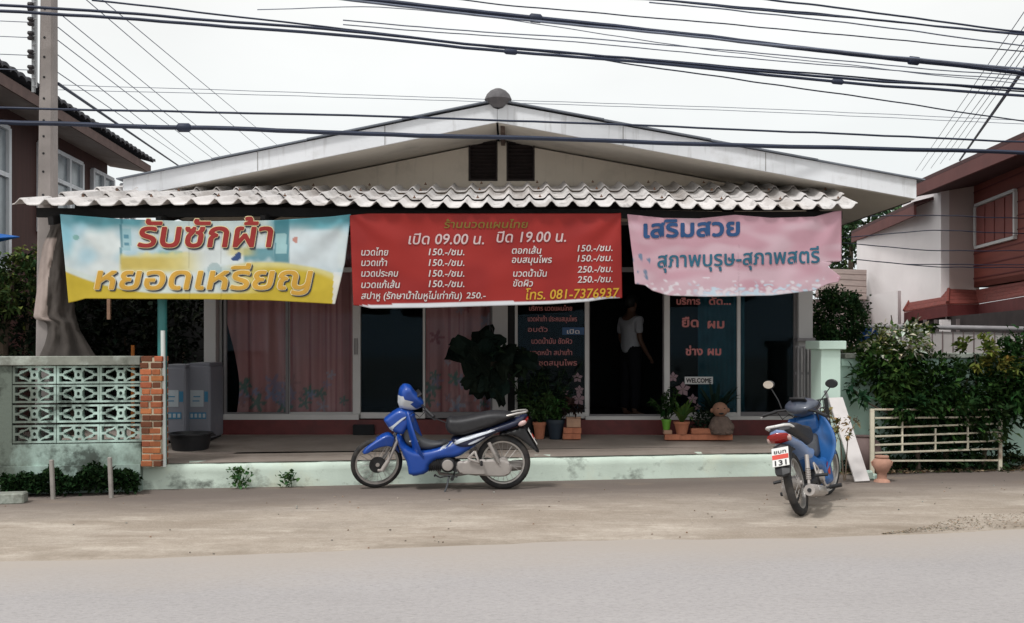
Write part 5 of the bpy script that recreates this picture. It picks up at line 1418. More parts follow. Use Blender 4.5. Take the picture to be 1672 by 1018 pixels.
# hanging fern
Yh = 11.55
hp = W(800, 585, Yh)
t = thing('hanging_fern', 'big dark staghorn fern hanging in front of the flowered curtain', 'hanging plant', hp)
m = MB(); m.color((1, 1, 1))
def frond(p, d, w_, n=7, droop=.25):
    p = Vector(p); d = Vector(d); s_ = d.cross(Vector((rng.gauss(0, .25), -1, rng.gauss(0, .25)))).normalized(); row = []
    for i in range(n + 1):
        tt = i / n; ww = w_ * (.35 + 1.1 * tt ** .8) * (1 if i < n else .8) * .5
        qv = p + d * tt + Vector((0, 0, -droop * d.length * tt * tt))
        row.append([m.P(qv + s_ * ww * k + Vector((0, .04 * math.sin(3 * k + tt * 6), .018 * math.sin(5 * k + i)))) for k in (-1, -.33, .33, 1)])
    for i in range(n):
        for k in range(3): m.f.append([row[i][k], row[i][k + 1], row[i + 1][k + 1], row[i + 1][k]])
for (dx_, dz_, w_) in ((-.48, .30, .20), (-.50, .12, .26), (-.34, -.12, .30), (-.18, -.36, .26), (-.04, .40, .30), (.10, .30, .24), (.10, -.46, .24), (.02, -.30, .34), (-.25, .18, .34), (.30, .05, .22), (.36, -.08, .24), (.22, -.10, .3), (-.10, .10, .4), (-.12, -.12, .4), (.52, -.05, .16), (.48, .06, .14), (-.3, -.25, .22), (.05, -.38, .2), (.14, -.52, .12), (-.05, .05, .4)):
    for k in range(2):
        m.color(tint((.006, .011, .008), .5)); frond(hp + Vector((rng.gauss(0, .04), rng.gauss(0, .07), rng.gauss(0, .04))), (dx_ * rng.uniform(.85, 1.05), rng.gauss(0, .14), dz_ * rng.uniform(.85, 1.05)), w_ * rng.uniform(.55, .9), droop=rng.uniform(.0, .2))
for i in range(60):
    a = rng.uniform(0, 2 * math.pi); p = hp + Vector((.24 + .22 * math.cos(a), rng.gauss(0, .1), -.02 + .13 * math.sin(a))); d = Vector((rng.gauss(0, 1), rng.gauss(0, 1), rng.gauss(0, .8))).normalized() * .14
    m.color(tint((.012, .024, .014), .5)); m.leaf(p, d, .07, droop=.3)
m.build('frond', mt_leaf, t, smooth='leaf')['kind'] = 'stuff'
m = MB(); m.ball(hp, (.13, .11, .15), 14, 9); m.build('root_ball', M('dark_moss', (.02, .017, .012), 1, var=.4, scale=20), t, smooth=80)
m = MB(); top_ = Vector((hp.x, Yh, 3.02)); m.tube([hp + Vector((0, 0, .1)), top_], .004, 5)
m.tube([hp + Vector((.02, 0, .35)), hp + Vector((.10, 0, .10)), hp + Vector((.24, -.02, .02)), hp + Vector((.3, 0, -.02))], .006, 5); m.build('hanging_wire', mt_plastic, t)
# ---------------------------------------------------------------- right: folded gate, mint wall, leaning things, bushes
Yg = 11.75
gt = thing('folding_gate', 'grey slatted metal gate folded against the right column of the shop', 'gate', (xat(1316, Yg), Yg, .32))
for i, x in enumerate((1303, 1308, 1313, 1318, 1323, 1328)):
    m = MB(); z1 = zat(566, Yg); m.box((xat(x, Yg), Yg + (.05 if i % 2 else 0), (z1 + .32) / 2), (.022, .05, z1 - .32), bev=.004); m.build('slat', M('gate_grey', (.25, .245, .25), .55, var=.15, scale=8) if i == 0 else bpy.data.materials['gate_grey'], gt)
for y in (567, 610, 660):
    m = MB(); m.box((xat(1316, Yg), Yg + .028, zat(y, Yg)), (.235, .012, .03)); m.build('rail', bpy.data.materials['gate_grey'], gt)
# ledge on the column
m = MB(); m.box((xat(1317, 12.2), 12.26, zat(555, 12.2)), (.22, .12, .04), bev=.004); m.build('column_ledge', mt_alugrey, house)
# pillar
Zp = 11.25; X0, X1 = xat(1337, Zp), xat(1371, Zp)
pl = thing('gate_pillar', 'mint green rendered pillar with square cap at the start of the right wall', 'pillar', ((X0 + X1) / 2, Zp, 0))
zc1, zc0 = zat(557, Zp), zat(571, Zp)
m = MB(); m.box(((X0 + X1) / 2, Zp + .13, zc0 / 2), (X1 - X0, .26, zc0), Matrix.Rotation(R(9), 3, 'Z'), .006); m.build('shaft', mt_mintlt, pl)
m = MB(); m.box(((X0 + X1) / 2, Zp + .13, (zc0 + zc1) / 2 + .001), (X1 - X0 + .09, .36, zc1 - zc0), Matrix.Rotation(R(9), 3, 'Z'), .008); m.build('cap', mt_mintlt, pl)
def WY(X): return 11.05 + .155 * X
wX0, wX1 = xat(1369, 11.75), 9.5
wl = thing('garden_wall', 'low mint green garden wall with old grey coping behind the right bush', 'wall', (wX0, WY(wX0), 0))
def wfb(m, X0, X1, z0, z1, d0, d1, bev=0):
    a = Vector((X0, WY(X0), 0)); b = Vector((X1, WY(X1), 0)); c = (a + b) / 2 + DN * (d0 + d1) / 2; c.z = (z0 + z1) / 2
    m.box(c, ((b - a).length, d1 - d0, z1 - z0), fr, bev)
Zw = line_depth(1400, 11.05)
m = MB(); wfb(m, wX0, wX1, -.02, zat(598, Zw), .03, .15); wfb(m, wX0, wX1, zat(598, Zw), zat(586, Zw), 0, .16); m.build('panel', mt_mint, wl)
m = MB(); wfb(m, wX0 + .02, wX1, zat(586, Zw) + .002, zat(577, Zw), -.05, .2, .008); m.build('coping', mt_coping, wl)
# leaning board and the slim bar behind it
def leaning(name, label, cat, pb, pt, Zb, Zt, w_, th, mat, tilt=0):
    b = W(*pb, Zb); b.z = max(b.z, 0); t_ = W(*pt, Zt)
    m = MB(); m.bar(b + Vector((0, 0, .012)), t_, th, w_, up=(1, -.15, .1), bev=.004)
    d = (t_ - b).normalized(); rot = None
    return tag(m.build(name, mat, loc=b), label, cat)
b = W(1408, 787, 10.55); b.z = 0.01; t_ = W(1364, 650, 11.1)
m = MB(); d = (t_ - b).normalized(); sd = Vector((1, .12, 0)); sd = (sd - d * sd.dot(d)).normalized(); nn = d.cross(sd)
m.box((b + t_) / 2, ((t_ - b).length, .165, .022), Matrix((d, sd, nn)).transposed(), .003)
tag(m.build('leaning_board', M('old_white_board', (.58, .55, .54), .75, var=.08, scale=3, stain=[((.34, .30, .27), 4, .58, .75, .5)]), loc=b), 'long white board leaning against the mint pillar behind the mirrored motorcycle', 'board')
b = W(1372, 700, 11.0); t_ = W(1347, 638, 11.2); m = MB(); m.bar(b, t_, .03, .012); 
b0 = W(1400, 775, 10.9); b0.z = 0.0
m = MB(); m.bar(b0, t_, .012, .035, bev=.003); tag(m.build('metal_bar', mt_steel, loc=b0), 'slim grey metal bar leaning on the mint pillar beside the white board', 'bar')
m = MB(); c = W(1417, 775, 10.75); m.box((c.x, c.y, .05), (.10, .08, .10), Matrix.Rotation(.5, 3, 'Z'), .02); m.box((c.x + .06, c.y + .03, .03), (.09, .09, .06), Matrix.Rotation(1, 3, 'Z'), .015)
tag(m.build('rubble_stone', mt_mintlt, loc=(c.x, c.y, 0)), 'pale broken stone at the foot of the white leaning board', 'stone')
# big clay jar behind the gate frame edge
c = W(1412, 770, 11.1); c.z = 0
m = MB(); m.lathe([(.001, 0), (.10, 0), (.17, .10), (.20, .24), (.17, .36), (.11, .41), (.12, .43), (.10, .43), (.001, .40)], c + Vector((.02, .1, 0)), 20); tag(m.build('clay_jar', M('brown_jar', (.13, .09, .085), .8, var=.2), loc=c, smooth=50), 'dark brown jar standing between the white board and the cream gate frame', 'jar')
# clay urn
c = W(1440, 786, 10.6); c.z = 0; 
t = thing('clay_urn', 'terracotta urn on a stem in front of the cream gate frame', 'urn', c)
m = MB(); m.lathe([(.001, 0), (.085, 0), (.075, .02), (.05, .035), (.048, .09), (.065, .11), (.09, .16), (.098, .20), (.085, .235), (.06, .25), (.072, .262), (.07, .275), (.001, .27)], c, 22); m.build('bowl', M('urn_clay', (.40, .22, .16), .9, var=.2, scale=10, bump=.2), t, smooth=45)
m = MB()
for sg in (1, -1): m.tube([c + Vector((sg * .085, 0, .225)), c + Vector((sg * .11, 0, .21)), c + Vector((sg * .098, 0, .17))], .008, 6)
m.build('handle', bpy.data.materials['urn_clay'], t)
# cream gate frame leaning against the wall
mt_cream = M('cream_steel_paint', (.50, .46, .36), .6, var=.12, scale=5, stain=[((.20, .085, .045), 4, .52, .66, .8)])
Zg0, Zg1 = 10.95, 11.45
def gp(x, y): return W(x, y, Zg0 + (Zg1 - Zg0) * (x - 1422) / 212 + .12 * (775 - y) / 110)
o_ = gp(1424, 776); o_.z = 0
gf = thing('gate_frame', 'cream painted metal gate frame with rusty rails leaning on the right wall under the bush', 'gate', o_)
for (xa, ya, yb, w_) in ((1424, 668, 778, .045), (1633, 668, 778, .04)):
    m = MB(); m.bar(gp(xa, yb), gp(xa, ya), w_, .035, bev=.004); m.build('post', mt_cream, gf)
for (ya, yb, w_) in ((669, 669, .022), (683, 681, .02), (699, 692, .022), (713, 706, .02), (727, 720, .024), (740, 733, .028), (753, 752, .008)):
    m = MB(); m.bar(gp(1428, ya), gp(1630, yb), w_, .02, bev=.003); m.build('rail', mt_cream, gf)
for x, ya, yb in ((1473, 669, 739), (1527, 700, 735), (1580, 683, 733)):
    m = MB(); m.bar(gp(x, yb), gp(x, ya), .018, .022); m.build('upright', mt_cream, gf)
# neighbour's concrete wall with pipe rail
Zn = 15.0
nw = thing('panel_wall', 'grey concrete panel wall topped by a pipe rail behind the right bush', 'wall', (xat(1405, Zn), Zn, 0))
def NY(x): return Zn - .55 * (x - 1405) / 267
m = MB()
pts = [(1408, 541), (1500, 541), (1600, 543), (1760, 546)]
for (xa, ya), (xb, yb) in zip(pts, pts[1:]):
    a, b_ = W(xa, ya, NY(xa)), W(xb, yb, NY(xb)); m.prism([(a.x, a.y, 0), (b_.x, b_.y, 0), b_, a], (0, .08, 0))
m.build('panel', M('grey_panel', (.46, .43, .42), .9, var=.1, scale=3, stain=[((.30, .24, .22), 3, .55, .75, .4)]), nw)
m = MB()
P_ = [W(x, y - 7, NY(x) - .02) for x, y in pts]; m.tube(P_, .035, 8)
m.tube([W(1406, 530, Zn), W(1406, 600, Zn)], .04, 8); m.build('pipe_rail', M('pipe_grey', (.30, .29, .30), .6, var=.15), nw, smooth=50)
m = MB()
for x in range(1420, 1760, 17): a = W(x, 541, NY(x) - .012); m.box((a.x, a.y, a.z / 2 + .3), (.012, .012, a.z - .6))
m.build('seam', M('seam_dark', (.20, .15, .15), .9), nw)['kind'] = 'stuff'
m = MB(); a = W(1420, 552, 14.6); m.grid(lambda u, v: a + Vector((-.12 + .25 * u + .03 * math.sin(v * 9), .04 * math.sin(u * 7 + v * 4), -.14 + .28 * v)), 14, 14)
o = m.build('blue_tarp', M('blue_plastic', (.02, .08, .28), .4), loc=a, smooth=80); o.modifiers.new('t', 'SOLIDIFY').thickness = .01
tag(o, 'scrap of blue plastic sheet hung at the left end of the panel wall', 'tarp')
# the big bush and its neighbours
def Cc(x, y, Z): return W(x, y, Z)
plant_thing('large_bush', 'large dark green bush spilling over the mint wall and the cream gate frame', 'bush', (xat(1540, 11.6), 11.6, 0),
    [((Cc(1520, 655, 11.65), (.62, .40, .46), 3600, .08, DG), dict(accent=((.03, .075, .016), .15))), (Cc(1600, 650, 11.8), (.60, .40, .42), 3000, .08, DG), (Cc(1664, 612, 11.7), (.34, .36, .42), 2000, .08, (.014, .04, .010)),
     (Cc(1450, 610, 11.6), (.36, .35, .32), 1900, .08, (.018, .048, .012)), ((Cc(1440, 590, 11.7), (.3, .3, .2), 500, .08, MG), dict(accent=((.07, .12, .03), .3))), (Cc(1490, 668, 11.15), (.30, .12, .13), 380, .08, (.012, .035, .010)), (Cc(1560, 662, 11.2), (.25, .12, .10), 260, .08, (.012, .035, .010)), (Cc(1500, 740, 11.5), (.5, .2, .28), 900, .08, (.010, .026, .010)), (Cc(1600, 745, 11.6), (.45, .2, .25), 700, .08, (.010, .026, .010)), (Cc(1590, 690, 11.55), (.36, .2, .26), 800, .085, (.018, .04, .014)),
     (Cc(1400, 655, 11.45), (.10, .08, .08), 36, .11, (.02, .06, .03)), (Cc(1387, 632, 11.5), (.05, .05, .06), 18, .11, (.02, .06, .03))],
    trunk=[([W(1500, 780, 11.5), W(1497, 720, 11.55), W(1510, 640, 11.6)], .035), ([W(1540, 780, 11.6), W(1548, 720, 11.6), W(1580, 620, 11.8)], .04), ([W(1605, 775, 11.6), W(1610, 700, 11.7), W(1650, 600, 11.7)], .03), ([W(1480, 690, 11.5), W(1420, 660, 11.5), W(1385, 628, 11.5)], .012)])
plant_thing('flowering_shrub', 'pale leaved flowering shrub rising over the left end of the right wall', 'shrub', (xat(1465, 12.4), 12.4, 0),
    [((Cc(1470, 560, 11.7), (.34, .3, .26), 1000, .075, (.075, .12, .035)), dict(accent=((.46, .48, .40), .3))), ((Cc(1440, 572, 11.6), (.22, .2, .18), 520, .07, (.08, .12, .045)), dict(accent=((.40, .42, .36), .25))),
     ((Cc(1420, 590, 12.0), (.1, .1, .05), 60, .06, YG), dict(accent=((.45, .25, .03), .3))), (Cc(1500, 530, 12.3), (.16, .14, .16), 130, .075, MG)],
    trunk=[([W(1465, 640, 12.3), W(1462, 560, 12.3), W(1455, 515, 12.3)], .02), ([W(1480, 640, 12.3), W(1485, 560, 12.3), W(1500, 512, 12.3)], .02)])
plant_thing('croton_shrub', 'yellow green shrub with orange tinted leaves inside the top of the right bush', 'shrub', (xat(1590, 12.0), 12.0, 0),
    [((Cc(1592, 575, 11.6), (.22, .15, .17), 260, .085, (.07, .10, .022)), dict(accent=((.16, .17, .06), .12))), ((Cc(1630, 600, 11.5), (.2, .12, .12), 130, .08, (.09, .11, .025)), dict(accent=((.20, .13, .03), .07)))],
    trunk=[([W(1595, 690, 11.8), W(1592, 580, 11.65)], .018)])
plant_thing('dry_shrub', 'small dry yellowish shrub between the front wheel of the mirrored motorcycle and the white board', 'shrub', (xat(1372, 10.4), 10.4, 0),
    [((Cc(1372, 705, 10.35), (.11, .09, .10), 130, .055, (.13, .14, .05)), dict(accent=((.30, .22, .10), .4), hollow=.1)), ((Cc(1352, 672, 10.4), (.06, .06, .07), 40, .05, (.14, .12, .05)), dict(hollow=.1)), ((Cc(1392, 690, 10.4), (.10, .06, .08), 40, .05, (.20, .16, .09)), dict(hollow=.1))],
    trunk=[([W(1378, 785, 10.4), W(1372, 720, 10.4), W(1352, 665, 10.4)], .008), ([W(1380, 785, 10.4), W(1384, 720, 10.4), W(1400, 680, 10.4)], .008)])
plant_thing('round_bush', 'dense rounded green bush behind the mint pillar cap', 'bush', (xat(1366, 14.2), 14.2, 0),
    [(Cc(1366, 525, 14.2), (.38, .36, .44), 5200, .065, (.030, .075, .028)), (Cc(1366, 575, 14.2), (.34, .32, .3), 700, .07, (.018, .045, .02))], trunk=[([W(1366, 720, 14.2), W(1366, 600, 14.2)], .05)])
m = MB(); m.color((1, 1, 1)); c = W(1385, 585, 12.6)
for i in range(16):
    a = rng.uniform(0, 2 * math.pi); m.color(tint((.08, .12, .045), .3)); m.strap(c, Vector((math.cos(a) * .32, math.sin(a) * .2, rng.uniform(.15, .5))), .035, droop=.5)
m.color((.03, .05, .02)); m.tube([(c.x, c.y, 0), c], .015, 5)
tag(m.build('palm_plant', mt_leaf, loc=(c.x, c.y, 0), smooth='leaf'), 'young palm with thin arching fronds behind the coping near the mint pillar', 'palm')
plant_thing('tree', 'leafy green tree behind the gap between the pink banner and the right house', 'tree', (xat(1385, 26), 26, 0),
    [(Cc(1388, 420, 26), (.8, .8, 1.1), 1300, .17, (.035, .075, .035)), (Cc(1430, 350, 27), (.9, .8, .7), 1000, .17, (.05, .10, .05)), (Cc(1395, 365, 26), (.7, .7, .6), 700, .17, (.035, .075, .035))],
    trunk=[([(xat(1388, 26), 26, 0), W(1388, 480, 26), W(1390, 380, 26)], .14)])
weeds('weeds', 'dry weeds and fallen leaves along the foot of the right wall', 1380, 1680, 775, 10.95, 1500, .12, .055, (.06, .075, .035), 'weeds', 'stuff')
m = MB(); m.color((1, 1, 1))
for i in range(900):
    x = rng.uniform(1360, 1690); Z = line_depth(x, 10.55) + abs(rng.gauss(0, .25)) + .0; p = W(x, 0, Z); p.z = .006
    m.color(tint(rng.choice([(.22, .16, .10), (.12, .09, .06), (.30, .24, .17), (.07, .09, .035)]), .3)); d = Vector((rng.gauss(0, 1), rng.gauss(0, 1), rng.uniform(0, .3))).normalized() * rng.uniform(.03, .07); m.leaf(p, d, d.length * .5)
tag(m.build('leaf_litter', mt_leaf, loc=(4.5, 11.2, 0), smooth='leaf'), 'dry leaf litter on the ground before the right bush', kind='stuff')
# muddy grass patch at the road edge
m = MB(); m.color((1, 1, 1))
for i in range(1500):
    u = 2.9 + rng.random() * 2.6; k = rng.random(); p = EDGE0 + DX * u + DN * (edge_wob(u) + .02 + k * .62 * sstep(2.7, 4.4, u) + .05)
    p.z = .004; m.color(tint(rng.choice([(.22, .185, .145), (.25, .21, .165), (.14, .13, .075), (.30, .26, .21)]), .25))
    d = Vector((rng.gauss(0, 1), rng.gauss(0, 1), abs(rng.gauss(0, .12)))).normalized() * rng.uniform(.01, .028); m.leaf(p, d, d.length * .4)
tag(m.build('grass', mt_leaf, loc=(4.5, 8.2, 0), smooth='leaf'), 'sparse muddy grass at the road edge on the right', kind='stuff')
m = MB(); m.color((1, 1, 1))
for i in range(120):
    u = rng.uniform(-6, 6.5); p = EDGE0 + DX * u + DN * (rng.uniform(.0, 2.6)); p.z = .005
    m.color(tint(rng.choice([(.26, .22, .18), (.20, .17, .14), (.36, .33, .29)]), .25)); m.box(p, (rng.uniform(.005, .016), rng.uniform(.005, .014), .008), Matrix.Rotation(rng.random() * 3, 3, 'Z'))
tag(m.build('pebbles', mt_leaf, loc=(0, 8.5, 0), smooth='leaf'), 'small stones scattered on the dirt shoulder', kind='stuff')

# ---------------------------------------------------------------- right house
e = Vector((.075, 1, 0)).normalized()
rh = thing('red_house', 'white and brick red two storey house with red tiled awning at the right edge', 'house', (8, 18, 0))
mt_rwall = M('white_render', (.78, .74, .74), .85, var=.05, scale=.8, stain=[((.52, .46, .46), .7, .5, .8, .4)])
mt_pink = M('pink_render', (.50, .41, .385), .85, var=.06, scale=1)
mt_redwood = M('red_boards', (.20, .048, .034), .7, var=.15, scale=3, stretch=(.3, .3, 4))
mt_redroof = M('dark_red_fascia', (.06, .02, .02), .7, var=.2, scale=2)
mt_tile = M('red_tiles', (.16, .036, .028), .75, var=.25, scale=9, bump=.4, stretch=(1, 1, 3))
c18 = Vector((xat(1550, 18), 18, 0)); c22 = Vector((xat(1410, 22.3), 22.3, 0)); c18b = Vector((xat(1590, 18.05), 18.05, 0))
def wall_quad(m, a, b, z0, z1, z1b=None, th=.15):
    d = (b - a).normalized(); n_ = Vector((-d.y, d.x, 0)) * th
    m.prism([(a.x, a.y, z0), (b.x, b.y, z0), (b.x, b.y, z1b or z1), (a.x, a.y, z1)], n_)
cmid = c22.lerp(c18, .6); m = MB(); wall_quad(m, c22, cmid, 0, 3.95, 4.02, -.15); wall_quad(m, cmid, c18, 0, 4.5, 4.5, -.15); 
m.build('wall', mt_rwall, rh)
m = MB(); wall_quad(m, c18, c18b + Vector((.1, 0, 0)), 0, 4.30, th=.15); m.build('corner_wall', mt_pink, rh)
rb0 = c18b; rb1 = Vector((xat(1672, 15.75), 15.75, 0)); dd = (rb1 - rb0).normalized(); rb2 = rb0 + dd * 8
m = MB(); zb_r = zat(470, 18.05); nR = Vector((dd.y, -dd.x, 0))
if nR.x < 0: nR = -nR
m.prism([(rb0.x, rb0.y, zb_r), (rb2.x, rb2.y, zb_r), (rb2.x, rb2.y, 4.55), (rb0.x, rb0.y, 4.55)], nR * .15)
m.prism([rb0 + Vector((0, 0, zb_r)), rb2 + Vector((0, 0, zb_r)), rb2 + nR * 4 + Vector((0, 0, zb_r)), rb0 + nR * 4 + Vector((0, 0, zb_r))], (0, 0, .1))
rbx = m.build('upper_storey', mt_redwood, rh)
m = MB()
for k in range(9):
    z = zb_r + .16 + k * .22
    a = rb0 - nR * .006; b = rb2 - nR * .006; m.bar(a + Vector((0, 0, z)), b + Vector((0, 0, z)), .012, .02)
m.build('board_joint', M('dark_red', (.12, .02, .02)), rbx)['kind'] = 'stuff'
def onred(x):                                       # where a pixel column meets the red side wall
    k = (x - CX) / F; t_ = (k * rb0.y - rb0.x) / (dd.x - k * dd.y); return rb0 + dd * t_
a, b = onred(1596), onred(1661); za, zb2 = zat(336, a.y), zat(405, a.y); 
m = MB()
A = a - nR * .03; B = b - nR * .03
for z in (za, zb2): m.bar(A + Vector((0, 0, z)), B + Vector((0, 0, z)), .06, .05)
for p in (A, B): m.bar(p + Vector((0, 0, zb2 + .03)), p + Vector((0, 0, za - .03)), .06, .05)
wn = m.build('window', mt_wallw, rh)
m = MB()
for k in range(4):
    p0 = A.lerp(B, (k + .06) / 4); p1 = A.lerp(B, (k + .94) / 4)
    m.prism([p0 + Vector((0, 0, zb2 + .04)), p1 + Vector((0, 0, zb2 + .04)), p1 + Vector((0, 0, za - .04)), p0 + Vector((0, 0, za - .04))], nR * .02)
m.build('shutter', M('shutter_red', (.22, .065, .055), .7, var=.12, scale=3), wn)
# eaves, shallow roof rising to the right
def eave(m, p0, p1, th, slope, run, z_off=0):
    up_ = Vector((run, 0, run * slope))
    a, b = p0, p1
    m.prism([a, b, b + up_, a + up_], (0, 0, .06))
ea1, ea0 = W(1492, 303, 18.0), W(1672, 223, 13.65); eN = ea0 + (ea0 - ea1).normalized() * 5; eF = ea1 + (ea1 - ea0).normalized() * .15
m = MB(); eave(m, eF, eN, .06, .26, 6); 
lw1, lw0 = W(1390, 382, 22.7), W(1492, 335, 18.3); lN = lw0
m2 = MB(); eave(m2, lw1, lN, .06, .26, 3.2)
rr_ = m.build('roof', mt_redroof, rh); m2.build('rear_roof', mt_redroof, rh)
m = MB(); 
for (a, b, h) in ((eF, eN, .21), (lw1, lN, .2)): m.prism([a - Vector((0, 0, h)), b - Vector((0, 0, h)), b - Vector((0, 0, .004)), a - Vector((0, 0, .004))], (.05, 0, 0))
m.build('fascia', M('brown_red_board', (.12, .042, .038), .75, var=.15, scale=2), rh)
m = MB(); m.box(eF + Vector((.02, .06, .02)), (.06, .10, .2)); m.build('gutter_end', mt_alugrey, rh)
m = MB()
for (a, b, h) in ((eF, eN, .30),): m.prism([a + Vector((.06, 0, -.19)), b + Vector((.06, 0, -.19)), b + Vector((1.7, 0, .1)), a + Vector((1.7, 0, .1))], (0, 0, .02))
m.build('soffit', M('dark_soffit', (.06, .025, .025), .8), rh)
# downpipe, vent, notice
def onwhite(x):
    k = (x - CX) / F; d_ = c22 - c18; t_ = (k * c18.y - c18.x) / (d_.x - k * d_.y); return c18 + d_ * t_
wn_ = Vector((-(c22 - c18).normalized().y, (c22 - c18).normalized().x, 0)); wn_ = wn_ if wn_.x < 0 else -wn_
p = onwhite(1499) + wn_ * .05; m = MB(); m.tube([p + Vector((0, 0, zat(484, p.y))), p + Vector((0, 0, zat(320, p.y)))], .035, 8); m.build('downpipe', mt_pink, rh, smooth=50)
p = onwhite(1512); q2 = onwhite(1520); m = MB(); m.prism([p + Vector((0, 0, zat(367, p.y))) + wn_ * .02, q2 + Vector((0, 0, zat(364, q2.y))) + wn_ * .02, q2 + Vector((0, 0, zat(344, q2.y))) + wn_ * .02, p + Vector((0, 0, zat(346, p.y))) + wn_ * .02], -wn_ * .04); m.build('vent_window', mt_black, rh)
p = onwhite(1533); q2 = onwhite(1544); m = MB(); m.prism([p + Vector((0, 0, zat(348, p.y))) + wn_ * .01, q2 + Vector((0, 0, zat(346, q2.y))) + wn_ * .01, q2 + Vector((0, 0, zat(336, q2.y))) + wn_ * .01, p + Vector((0, 0, zat(338, p.y))) + wn_ * .01], -wn_ * .02); m.build('notice', mt_alu, rh)
# tiled awning
T0, T1, T2 = onwhite(1494), c18.copy(), c18b.copy(); T3 = rb0 + dd * 7
zt0 = zat(483, T0.y); zt1 = zat(476, 18.0); 
o0 = W(1476, 511, T0.y - .15); o1 = W(1547, 498, 17.45); o2 = W(1597, 497, 17.5); o3 = Vector((T3.x - .75, T3.y, o1.z + .05))
m = MB()
t0 = Vector((T0.x - .02, T0.y, zt0)); t1 = Vector((c18.x - .02, 17.98, zt1)); t2 = Vector((c18b.x, 17.98, zt1 - .02)); t3 = Vector((T3.x - .02, T3.y, zt1 + .05))
for (a, b, c_, d_) in ((t0, t1, o1, o0), (t1, t2, o2, o1), (t2, t3, o3, o2)):
    k = 4
    for i in range(k):
        u0, u1 = i / k, (i + 1) / k
        p_ = [a.lerp(d_, u0), b.lerp(c_, u0), b.lerp(c_, u1), a.lerp(d_, u1)]
        m.prism([x + Vector((0, 0, .012 * (k - i) * .4)) for x in p_], (0, 0, .025))
m.build('awning_tiles', mt_tile, rh)
m = MB()
for (a, b) in ((o0, o1), (o1, o2), (o2, o3)): m.prism([a - Vector((0, 0, .20)), b - Vector((0, 0, .20)), b, a], (.03, .03, 0))
m.build('awning_fascia', M('deep_red_board', (.11, .02, .02), .7, var=.2), rh)
m = MB(); m.tube([t1 + Vector((0, 0, .04)), o1 + Vector((0, 0, .04))], .03, 6); m.tube([t0 + Vector((0, 0, .04)), o0 + Vector((0, 0, .04))], .03, 6); m.build('hip_tile', mt_tile, rh)
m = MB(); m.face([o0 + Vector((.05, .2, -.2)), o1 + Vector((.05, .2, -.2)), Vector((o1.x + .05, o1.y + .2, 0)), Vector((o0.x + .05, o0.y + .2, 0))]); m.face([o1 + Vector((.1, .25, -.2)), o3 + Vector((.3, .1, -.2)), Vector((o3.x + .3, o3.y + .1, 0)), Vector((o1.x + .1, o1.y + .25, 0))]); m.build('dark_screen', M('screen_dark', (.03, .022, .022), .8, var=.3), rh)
for i, x in enumerate((1500, 1520, 1538, 1553, 1575, 1592, 1612, 1635, 1655)):
    p = W(x, 520, 17.3 if x < 1560 else 16.9 - (x - 1560) * .012); m = MB(); w_ = .16 if x == 1553 else .05
    m.box((p.x, p.y + .25, .925), (w_, w_ * .7, 1.85)); m.build('window_post', mt_rwall if x == 1553 else M('post_grey', (.16, .13, .13), .7) if i == 0 else bpy.data.materials['post_grey'], rh)
m = MB(); a, b = W(1466, 476, 18.9), W(1380, 486, 21.0)
m.prism([(a.x, a.y, 0), (b.x, b.y, 0), (b.x, b.y, zat(490, b.y)), (a.x, a.y, zat(475, a.y))], (.1, .1, 0))
tag(m.build('boundary_wall', mt_rwall, loc=(a.x, a.y, 0)), 'plain white boundary wall in front of the white side of the right house', 'wall')
# shingled outbuilding roof
t = thing('outbuilding', 'low outbuilding with grey brown tiled roof between the pink banner and the right house', 'outbuilding', (xat(1375, 19), 19, 0))
m = MB(); a, b = W(1330, 488, 19), W(1415, 494, 19); c_, d_ = W(1415, 444, 21.5), W(1340, 442, 21.5)
for i in range(5):
    u0, u1 = i / 5, (i + 1) / 5; m.prism([a.lerp(d_, u0) + Vector((0, 0, .02)), b.lerp(c_, u0) + Vector((0, 0, .02)), b.lerp(c_, u1), a.lerp(d_, u1)], (0, 0, .04))
m.build('roof', M('brown_tile', (.19, .145, .13), .85, var=.2, scale=6), t)
m = MB(); m.prism([(a.x + .05, 19.1, 0), (b.x - .05, 19.1, 0), (b.x - .05, 19.1, b.z), (a.x + .05, 19.1, a.z)], (0, 2, 0)); m.build('wall', mt_pink, t)

# ---------------------------------------------------------------- left house
lh = thing('wooden_house', 'dark red wooden house with white framed windows and tiled eaves at the left edge', 'house', (-8, 17, 0))
mt_lwood = M('maroon_boards', (.055, .018, .014), .75, var=.25, scale=3, stretch=(6, 6, .3))
mt_ltile = M('dark_roof_tile', (.045, .045, .052), .8, var=.3, scale=8)
eL0, eL1 = W(-60, 55, 11.95), W(256, 266, 20.9)
eL1.z = eL0.z = 5.2
eL0 = Vector((-6.62, 11.0, 5.2)); eL1 = Vector((xat(254, 20.9), 20.9, 5.2)); ed = (eL1 - eL0).normalized()
m = MB(); Lh = (eL1 - eL0).length; k = int(Lh / .045); rowsT = []
for j in range(2):
    for s_ in range(4):
        row = []
        for i in range(k + 1):
            p = eL0 + ed * (Lh * i / k) + Vector((-s_ * 1.2, 0, s_ * 1.2 * .27)); p.z += .05 * abs(math.sin(math.pi * i * .045 / .27)) ** .6 + (.0 if j == 0 else -.05); row.append(m.P(p))
        rowsT.append(row)
for j in range(2):
    for s_ in range(3):
        A, B = rowsT[j * 4 + s_], rowsT[j * 4 + s_ + 1]
        for i in range(k): m.f.append([A[i], A[i + 1], B[i + 1], B[i]])
for i in range(k): m.f.append([rowsT[0][i], rowsT[0][i + 1], rowsT[4][i + 1], rowsT[4][i]])
A = [r[-1] for r in rowsT[:4]]; B = [r[-1] for r in rowsT[4:]]
for i in range(3): m.f.append([A[i], A[i + 1], B[i + 1], B[i]])
m.build('roof', mt_ltile, lh)
